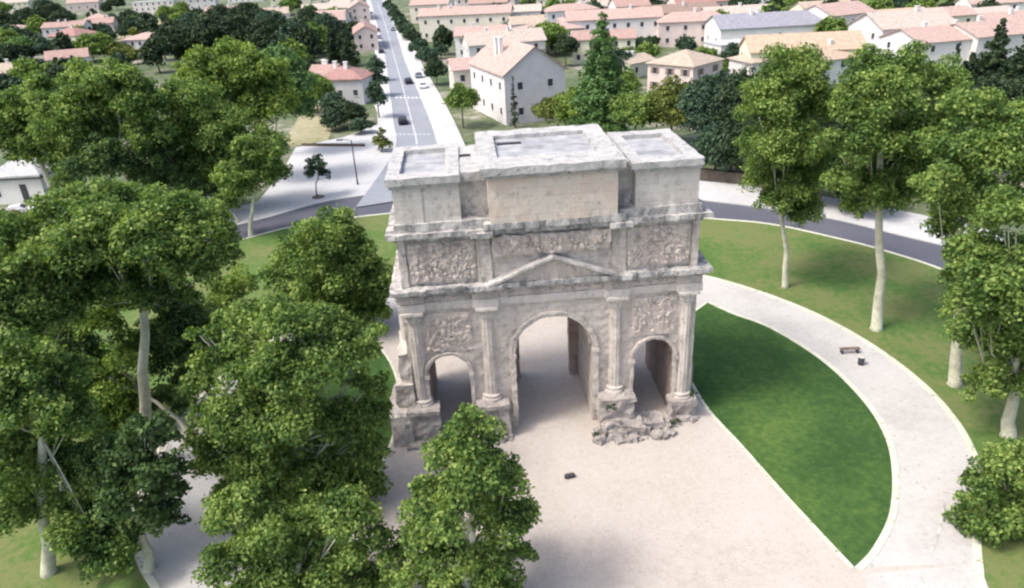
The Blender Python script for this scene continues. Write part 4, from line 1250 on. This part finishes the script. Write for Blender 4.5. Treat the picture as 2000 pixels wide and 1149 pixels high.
# dark pines left of the avenue
GD = 'dark pines behind the left plane trees'
for i, (u, v, h, r, mt, lb) in enumerate([
    (350, 130, 14, 7, 'leaf_dark', 'leftmost dark pine beside the dry field'), (410, 125, 15, 8, 'leaf_dark', 'second dark pine from the dry field'),
    (470, 118, 15, 8, 'leaf_dark', 'middle dark pine of the dark grove'), (530, 120, 14, 7, 'leaf_dark', 'fourth dark pine, above the yellow green plane top'),
    (590, 128, 14, 6, 'leaf_teal', 'olive green pine at the right of the dark grove'), (440, 80, 14, 8, 'leaf_dark', 'farther dark pine at the top of the grove'),
    (540, 85, 13, 8, 'leaf_teal', 'farther blue green pine at the top of the grove'), (620, 110, 11, 4.5, 'leaf', 'mid green tree between the pines and the dark cypresses'),
    (380, 90, 13, 7, 'leaf_teal', 'farther pine beside the dry field corner'), (640, 92, 12, 6, 'leaf_teal', 'pine right of the grove behind the two cypresses'), (610, 75, 12, 7, 'leaf_dark', 'farther dark pine at the right end of the grove'), (490, 60, 13, 9, 'leaf_dark', 'farthest dark pine in the middle of the grove'), (325, 118, 11, 5, 'leaf_dark', 'smaller dark pine at the field side of the grove')]):
    soft_tree('pine_tree', (u, v), h, r, lb, mt, 'round', group=GD, seed=130 + i, size=.75, trh=.12, cat='pine')
for i, (u, v, h, r, lb) in enumerate([(655, 128, 12, 2.8, 'dark cypress left of the pair above the red roof'), (685, 130, 12.5, 3.2, 'dark cypress right of the pair above the red roof'), (672, 120, 9, 3, 'dark tree between the two cypresses above the red roof')]):
    soft_tree('cypress', (u, v), h, r, lb, 'leaf_dark', 'cypress', seed=140 + i, size=.6)

GL = 'trees among the houses on the far left'
for i, (u, v, h, r, mt, lb) in enumerate([
    (20, 75, 13, 8, 'leaf_dark', 'dark tree at the left edge left of the red hipped roof'), (60, 55, 12, 7, 'leaf_dark', 'dark tree above the red hipped roof on the left'),
    (50, 120, 9, 6, 'leaf_bright', 'fresh green tree left of the cream house'), (95, 118, 8, 5, 'leaf_teal', 'tree below the cream house on the far left'),
    (10, 130, 8, 5, 'leaf_teal', 'blue green tree at the left edge'), (90, 25, 11, 8, 'leaf_teal', 'blue green tree at the top left'),
    (10, 30, 10, 7, 'leaf', 'light green tree in the top left corner'), (255, 48, 8, 6, 'leaf_dark', 'dark tree at the top of the dry field'),
    (265, 75, 5, 3, 'leaf_olive', 'small olive bush in the dry field'), (300, 95, 5, 3, 'leaf_olive', 'olive bush near the pines in the dry field'),
    (195, 90, 5, 4, 'leaf', 'green bush right of the cream house'), (175, 80, 7, 3, 'leaf_dark', 'dark tree behind the cream house corner'),
    (235, 118, 6.5, 5, 'leaf_olive', 'olive brown tree at the foot of the dry field'), (270, 125, 5, 3.6, 'leaf_olive', 'brownish bush right of the olive brown tree'),
    (210, 30, 9, 4, 'leaf_dark', 'dark tree left of the white flat block'), (330, 40, 8, 5, 'leaf_teal', 'tree between the white flat block and the pines'),
    (60, 165, 8, 5, 'leaf_teal', 'green tree in front of the low tan house'), (110, 170, 7, 4, 'leaf', 'green tree below the small pink roof'),
    (130, 60, 11, 7, 'leaf_dark', 'dark tree between the red hipped roof and the top left houses'), (-10, 100, 12, 9, 'leaf_dark', 'big dark tree at the left edge above the tan house'),
    (30, 95, 10, 7, 'leaf_teal', 'blue green tree between the dark edge tree and the cream house'), (110, 40, 11, 8, 'leaf_dark', 'dark tree just below the pink roof at the top left'),
    (290, 60, 9, 6, 'leaf_teal', 'blue green tree at the top corner of the dry field'), (230, 20, 10, 7, 'leaf_dark', 'dark tree beside the white flat block on the far left'),
    (-20, 200, 9, 6, 'leaf_teal', 'tree cut by the left edge above the kiosk')]):
    soft_tree('tree', (u, v), h, r, lb, mt, group=GL, seed=150 + i, size=.8, trh=.12)

# right side conifers and far trees
GC = 'conifers at the right edge'
for i, (u, v, h, r, lb) in enumerate([(1925, 190, 14, 4.6, 'dark pointed conifer with the tallest tip near the right edge'), (1985, 195, 13, 4.8, 'dark pointed conifer touching the right edge'), (1880, 195, 8.5, 4, 'low dark conifer left of the tallest tip'),
                                      (1950, 215, 9, 4.4, 'dark conifer between the two pointed ones')]):
    soft_tree('conifer', (u, v), h, r, lb, 'leaf_dark', 'cone', group=GC, seed=180 + i, size=.55)
for i, (u, v, h, r, lb) in enumerate([(1862, 148, 7, .8, 'slim cypress before the white wall at the right'), (1680, 140, 7, .8, 'slim cypress right of the orange roof'), (1826, 112, 5, .7, 'slim cypress beside the pale low gable')]):
    soft_tree('cypress', (u, v), h, r, lb, 'leaf_dark', 'cypress', seed=190 + i, size=.4)
for i, (u, v, h, r, mt, lb) in enumerate([
    (1400, 35, 8, 7, 'leaf_teal', 'left one of the two dark round trees at the far top'), (1443, 34, 9, 7.5, 'leaf_dark', 'right one of the two dark round trees at the far top'),
    (1270, 32, 8, 6, 'leaf_dark', 'dark round tree above the brown roofed house'), (1315, 30, 8, 6, 'leaf_teal', 'pale green tree above the brown roofed house'),
    (1232, 30, 9, 2.6, 'leaf_dark', 'dark narrow tree above the white apartment house'),
    (1540, 50, 6, 7, 'leaf', 'broad green tree above the grey hall'), (1515, 42, 5, 4, 'leaf', 'low green tree left of the broad one above the hall'),
    (1645, 38, 9, 5, 'leaf_dark', 'dark tree above the yellowish house'), (1580, 18, 10, 7, 'leaf_dark', 'dark tree at the top right of the pale flat block'),
    (1850, 34, 5, 4, 'leaf_dark', 'dark bush in front of the wooded hill')]):
    soft_tree('tree', (u, v), h, r, lb, mt, group='far trees of the town', seed=200 + i, size=1.0, trh=.1)
# far wood on the hill: one mass
def hill_z(x, y):
    return 24 * max(0, min(1, (x - 95) / 60)) * max(0, min(1, (y - 285 - max(0, 160 - x) * .4) / 110))


hm_ = MB(); vs = []; fs = []
for i in range(31):
    for j in range(31):
        x = 80 + 560 * i / 30; y = 270 + 500 * j / 30
        vs.append((x, y, hill_z(x, y) - .03))
for i in range(30):
    for j in range(30):
        fs.append((i * 31 + j, (i + 1) * 31 + j, (i + 1) * 31 + j + 1, i * 31 + j + 1))
hm_.add(vs, fs).build('hill', M['lawn_out'], kind='structure')
hl = []
g = np.random.default_rng(5)
while len(hl) < 190:
    x = g.uniform(100, 420); y = g.uniform(300, 430)
    z = hill_z(x, y)
    if z < 2: continue
    hl.append((x, y, z + g.uniform(1, 5), g.uniform(6, 11), g.uniform(5, 9), g.uniform(4, 7)))
link('wood', leaves_mesh('wood', hl, 2.0, .7, 9), M['leaf_bright'], kind='stuff', label='green wooded hillside beyond the town at the top right', cat='wood')
hl = []
for i in range(90):
    u = g.uniform(-150, 2150); v = g.uniform(-75, -8)
    x, y = gp(u, v)
    hl.append((x, y, 6, g.uniform(10, 20), g.uniform(8, 16), g.uniform(5, 9)))
link('wood', leaves_mesh('wood', hl, 4.5, .7, 10), M['leaf_teal'], kind='stuff', label='distant belt of trees beyond the town', cat='wood')

# dark hedge and wall behind the right pavement
hx = [gp(1360, 352), gp(1450, 362), gp(1500, 372)]
m = MB()
for a, b in zip(hx[:-1], hx[1:]):
    t = Vector((b[0] - a[0], b[1] - a[1])).normalized(); nx_, ny_ = -t.y * .9, t.x * .9
    m.add([(*a, 0), (*b, 0), (b[0] + nx_, b[1] + ny_, 0), (a[0] + nx_, a[1] + ny_, 0), (*a, 1.6), (*b, 1.6), (b[0] + nx_, b[1] + ny_, 1.6), (a[0] + nx_, a[1] + ny_, 1.6)],
          [(0, 1, 5, 4), (1, 2, 6, 5), (2, 3, 7, 6), (3, 0, 4, 7), (4, 5, 6, 7)])
m.build('garden_wall', M['bark_dark'], label='dark brown garden wall along the pavement right of the arch', cat='wall')
wx = [gp(590, 287), gp(712, 288)]
m = MB()
t = Vector((wx[1][0] - wx[0][0], wx[1][1] - wx[0][1])).normalized(); nx_, ny_ = -t.y * .3, t.x * .3
(a, b) = wx
m.add([(*a, 0), (*b, 0), (b[0] + nx_, b[1] + ny_, 0), (a[0] + nx_, a[1] + ny_, 0), (*a, .6), (*b, .6), (b[0] + nx_, b[1] + ny_, .6), (a[0] + nx_, a[1] + ny_, .6)],
      [(0, 1, 5, 4), (1, 2, 6, 5), (2, 3, 7, 6), (3, 0, 4, 7), (4, 5, 6, 7)])
m.build('low_wall', M['bark_dark'], label='low dark wall at the back of the white plaza', cat='wall')

# ------------------------------------------------------------------ street furniture
x, y = gp(699, 362)
L = empty('street_lamp', (x, y, .1), label='tall dark street lamp on the white plaza left of the arch', cat='street lamp')
MB().tube([(0, 0, 0), (0, 0, .8), (0, 0, 6.6)], [.16, .11, .07], 10).build('post', M['metal'], L)
MB().tube([(0, 0, 6.5), (-.5, 0, 6.75), (-1.5, 0, 6.8)], [.05, .05, .04], 8).build('arm', M['metal'], L)
MB().box(-2.1, -.16, 6.7, -1.2, .16, 6.86).build('lamp_head', M['metal'], L)

x, y = gp(1113, 936)
Fl = empty('ground_light', (x, y, .12), R(10), label='small dark ground floodlight alone on the pale plaza before the arch', cat='floodlight')
MB().box(-.3, -.14, .06, .3, .14, .26).build('housing', M['metal'], Fl)
MB().box(-.34, -.05, 0, -.3, .05, .22).box(.3, -.05, 0, .34, .05, .22).build('bracket', M['metal'], Fl)

x, y = gp(1658, 692)
Bn = empty('park_bench', (x, y, .13), R(-4), label='slim brown bench across the curved path right of the arch', cat='bench')
q = MB()
for i in range(3): q.box(-.8, -.2 + i * .14, .38, .8, -.09 + i * .14, .42)
q.build('seat', M['wood'], Bn)
for sx in (-.62, .62): MB().box(sx - .05, -.18, 0, sx + .05, .18, .38).build('leg', M['metal'], Bn)
x, y = gp(1680, 715)
Bb = empty('litter_bin', (x, y, .13), label='small dark litter bin on the curved path beside the bench', cat='litter bin')
MB().tube([(0, 0, 0), (0, 0, .1), (0, 0, .7)], [.2, .22, .25], 14).build('bin_body', M['metal'], Bb)
MB().tube([(0, 0, .7), (0, 0, .78)], [.28, .2], 14).build('rim', M['stone_grey'], Bb)


# weeds growing on the worn podiums
for i, (u, v, yy, r, lb) in enumerate([(1197, 800, -1.6, .42, 'dark weed on the rubble at the right central pier'), (1318, 828, -1.0, .4, 'dark weed at the foot of the right side passage'), (1352, 772, -.5, .38, 'weed on the low podium at the right corner of the arch'),
                                       (1165, 852, -2.4, .3, 'small weed at the left foot of the rubble bank')]):
    x, z = xz(u, v, yy)
    z = max(z, .15)
    link('weed', leaves_mesh('weed', [(0, 0, .15, r, r * .8, r * .6)], .16, 1.0, 500 + i), M['leaf_dark'], loc=(x, yy, z), label=lb, cat='weed', group='weeds on the arch podiums')

# ------------------------------------------------------------------ cars
def make_car(paint, loc, rz, label, group):
    c = empty('parked_car', loc, rz, label=label, cat='car', group=group)
    prof = [(-2.1, .35), (-2.12, .75), (-1.95, .92), (-1.6, .98), (-1.1, 1.4), (.35, 1.45), (1.0, 1.02), (1.9, .85), (2.12, .62), (2.12, .35)]
    m = MB(); n = len(prof)
    vs = []
    for s in (-1, 1):
        for (x, z) in prof:
            vs.append((x, s * (.86 if z < 1.1 else .68), z))
    fs = [tuple(range(n)), tuple(reversed(range(n, 2 * n)))] + [(i, n + i, n + (i + 1) % n, (i + 1) % n) for i in range(n)]
    m.add(vs, fs); m.build('body', paint, c)
    g_ = MB()
    for s in (-1, 1):
        g_.add([(-1.4, s * .80, 1.03), (.75, s * .80, 1.05), (.3, s * .715, 1.38), (-1.0, s * .715, 1.36)], [(0, 1, 2, 3) if s < 0 else (3, 2, 1, 0)])
    g_.add([(.98, -.74, 1.06), (.98, .74, 1.06), (.42, .62, 1.44), (.42, -.62, 1.44)], [(0, 1, 2, 3)])
    g_.add([(-1.62, -.74, 1.03), (-1.62, .74, 1.03), (-1.16, .62, 1.41), (-1.16, -.62, 1.41)], [(3, 2, 1, 0)])
    g_.build('window', M['glass'], c)
    for sx in (-1.3, 1.3):
        for sy in (-.8, .8):
            MB().tube([(sx, sy - .1, .32), (sx, sy + .1, .32)], [.32, .32], 14).build('wheel', M['tyre'], c)
    return c


protos = {}
def car(kind, u, v, head, label, z=.145, group='cars on and beside the avenue'):
    x, y = gp(u, v, z)
    if kind not in protos:
        protos[kind] = c = make_car(M[kind], (x, y, z), R(head), label, group)
    else:
        c = copy_tree(protos[kind])
        c.location = (x, y, z); c.rotation_euler = (0, 0, R(head)); c['label'] = label
    return c


car('carblack', 787, 241, 97, 'black car driving at the near end of the avenue')
car('carblack', 798, 163, 99, 'dark car in the middle of the avenue beyond the black one')
car('cargrey', 768, 60, 99, 'grey car in the far part of the avenue')
car('carblack', 738, 62, 99, 'dark parked car on the far left kerb of the avenue, below the pink house')
car('cargrey', 741, 76, 99, 'grey parked car on the left kerb beside the long red tiled house')
car('carwhite', 742, 90, 99, 'white parked car on the left kerb beside the long red tiled house')
car('carblack', 745, 104, 99, 'black parked car on the left kerb at the end of the red tiled house')
car('carwhite', 826, 172, 98, 'white car parked on the right kerb below the clipped trees')
car('cargrey', 818, 152, 98, 'grey car parked on the right kerb below the clipped trees')
car('cargrey', 726, 28, 99, 'tiny grey car at the far left end of the avenue')
car('red', 5, 432, 20, 'dark red car parked at the left edge before the white kiosk', .0, group=None)
car('carwhite', 40, 420, 15, 'white car parked right of the dark red car before the kiosk', .0)

# ------------------------------------------------------------------ the rest of the town: rows of houses and small garden trees
def axis_x(y):
    """middle of the avenue at depth y"""
    P = [(av_l[i][1], (av_l[i][0] + av_r[i][0]) / 2) for i in range(len(av_l))]
    for a, b in zip(P[:-1], P[1:]):
        if a[0] <= y <= b[0]: return a[1] + (b[1] - a[1]) * (y - a[0]) / (b[0] - a[0])
    return P[0][1]


taken = [(o.location.x, o.location.y) for o in bpy.data.objects if o.parent is None and o.get('category') in ('house',)]
rnd = random.Random(77)
ORD = ['first', 'second', 'third', 'fourth', 'fifth', 'sixth', 'seventh', 'eighth', 'ninth', 'tenth', 'eleventh', 'twelfth', 'thirteenth', 'fourteenth', 'fifteenth', 'sixteenth', 'seventeenth', 'eighteenth']
fill = []
for ri, y in enumerate((168, 196, 226, 258, 292, 330, 370, 412)):
    for side in (-1, 1):
        x = axis_x(y) + side * (16 + rnd.uniform(0, 3)); k = 0
        lim = (y + 41) * .76
        while abs(x + 2) < lim and k < 17:
            wd = rnd.uniform(12, 22); dp = rnd.uniform(9, 13); hh = rnd.uniform(5, 8)
            cx = x + side * wd / 2; cy = y + rnd.uniform(-4, 4)
            u_ok = not (side == -1 and y < 260 and -110 < cx < -45 and y > 140) and not (side == -1 and cx < axis_x(y) - 45 and rnd.random() < .5)      # the pine grove and the dry field
            if hill_z(cx, cy) > .3 or (cx > 75 and cy > 205): u_ok = False
            if u_ok and all((cx - a) ** 2 + (cy - b) ** 2 > 19 ** 2 for a, b in taken):
                wl = rnd.choice(['white', 'cream', 'pale', 'pink', 'white', 'pale', 'yellow']); tl = rnd.choice(['pink', 'pink', 'pale', 'terra', 'tan', 'pale', 'terra', 'pink'])
                lab = '%s walled house with %s roof, %s from the avenue on its %s in the %s row of the old town' % (wl, {'terra': 'terracotta'}.get(tl, tl), ORD[k], 'left' if side < 0 else 'right', ORD[ri])
                lab = '%s house with %s roof, %s one %s of the avenue in background row %d' % (wl, {'terra': 'terracotta'}.get(tl, tl), ORD[k], 'left' if side < 0 else 'right', ri + 1)
                house('town_house', (cx, cy), wd, dp, hh, rnd.uniform(-10, 10), rnd.choice(['gable', 'gable', 'hip']), rnd.uniform(1.8, 2.8), wl, tl, 2 if hh > 6 else 1, rnd.choice((3, 4, 5)), 2, lab, group='houses of the town', chim=rnd.choice((0, 1, 2)), door=False)
                taken.append((cx, cy)); k += 1
            x += side * (wd + rnd.uniform(2, 9))
gt = [soft_tree('garden_tree', (1200 + 40 * i, 140), (6.5, 8, 5, 9)[i], (3.6, 4.2, 3.4, 3.2)[i], 'small green garden tree standing among the pale roofed town houses', ('leaf_teal', 'leaf', 'leaf_dark', 'leaf_dark')[i], group='small garden trees among the town houses', seed=400 + i, size=.9, trh=.08) for i in range(4)]
n = 0
while n < 285:
    y = 125 + 330 * rnd.random() ** .85; x = rnd.uniform(-.78, .78) * (y + 41) - 2
    if x > -50 and n % 3 == 0: x = -abs(x) - 30
    if abs(x - axis_x(y)) < 13: continue
    if any(abs(x - a) < 11 and -9 < y - b < 9 for a, b in taken): continue
    if y < 150 and x > -45: 
        if rnd.random() < .7 or x < 14: continue
    if -95 < x < -60 and 150 < y < 210: continue
    if hill_z(x, y) > .1: continue
    c = gt[n] if n < 4 else copy_tree(gt[rnd.randrange(4)])
    c.location = (x, y, .02); sc = rnd.uniform(.7, 1.35); c.scale = (sc, sc, sc * rnd.uniform(.85, 1.15)); c.rotation_euler = (0, 0, rnd.uniform(0, 6.28))
    n += 1
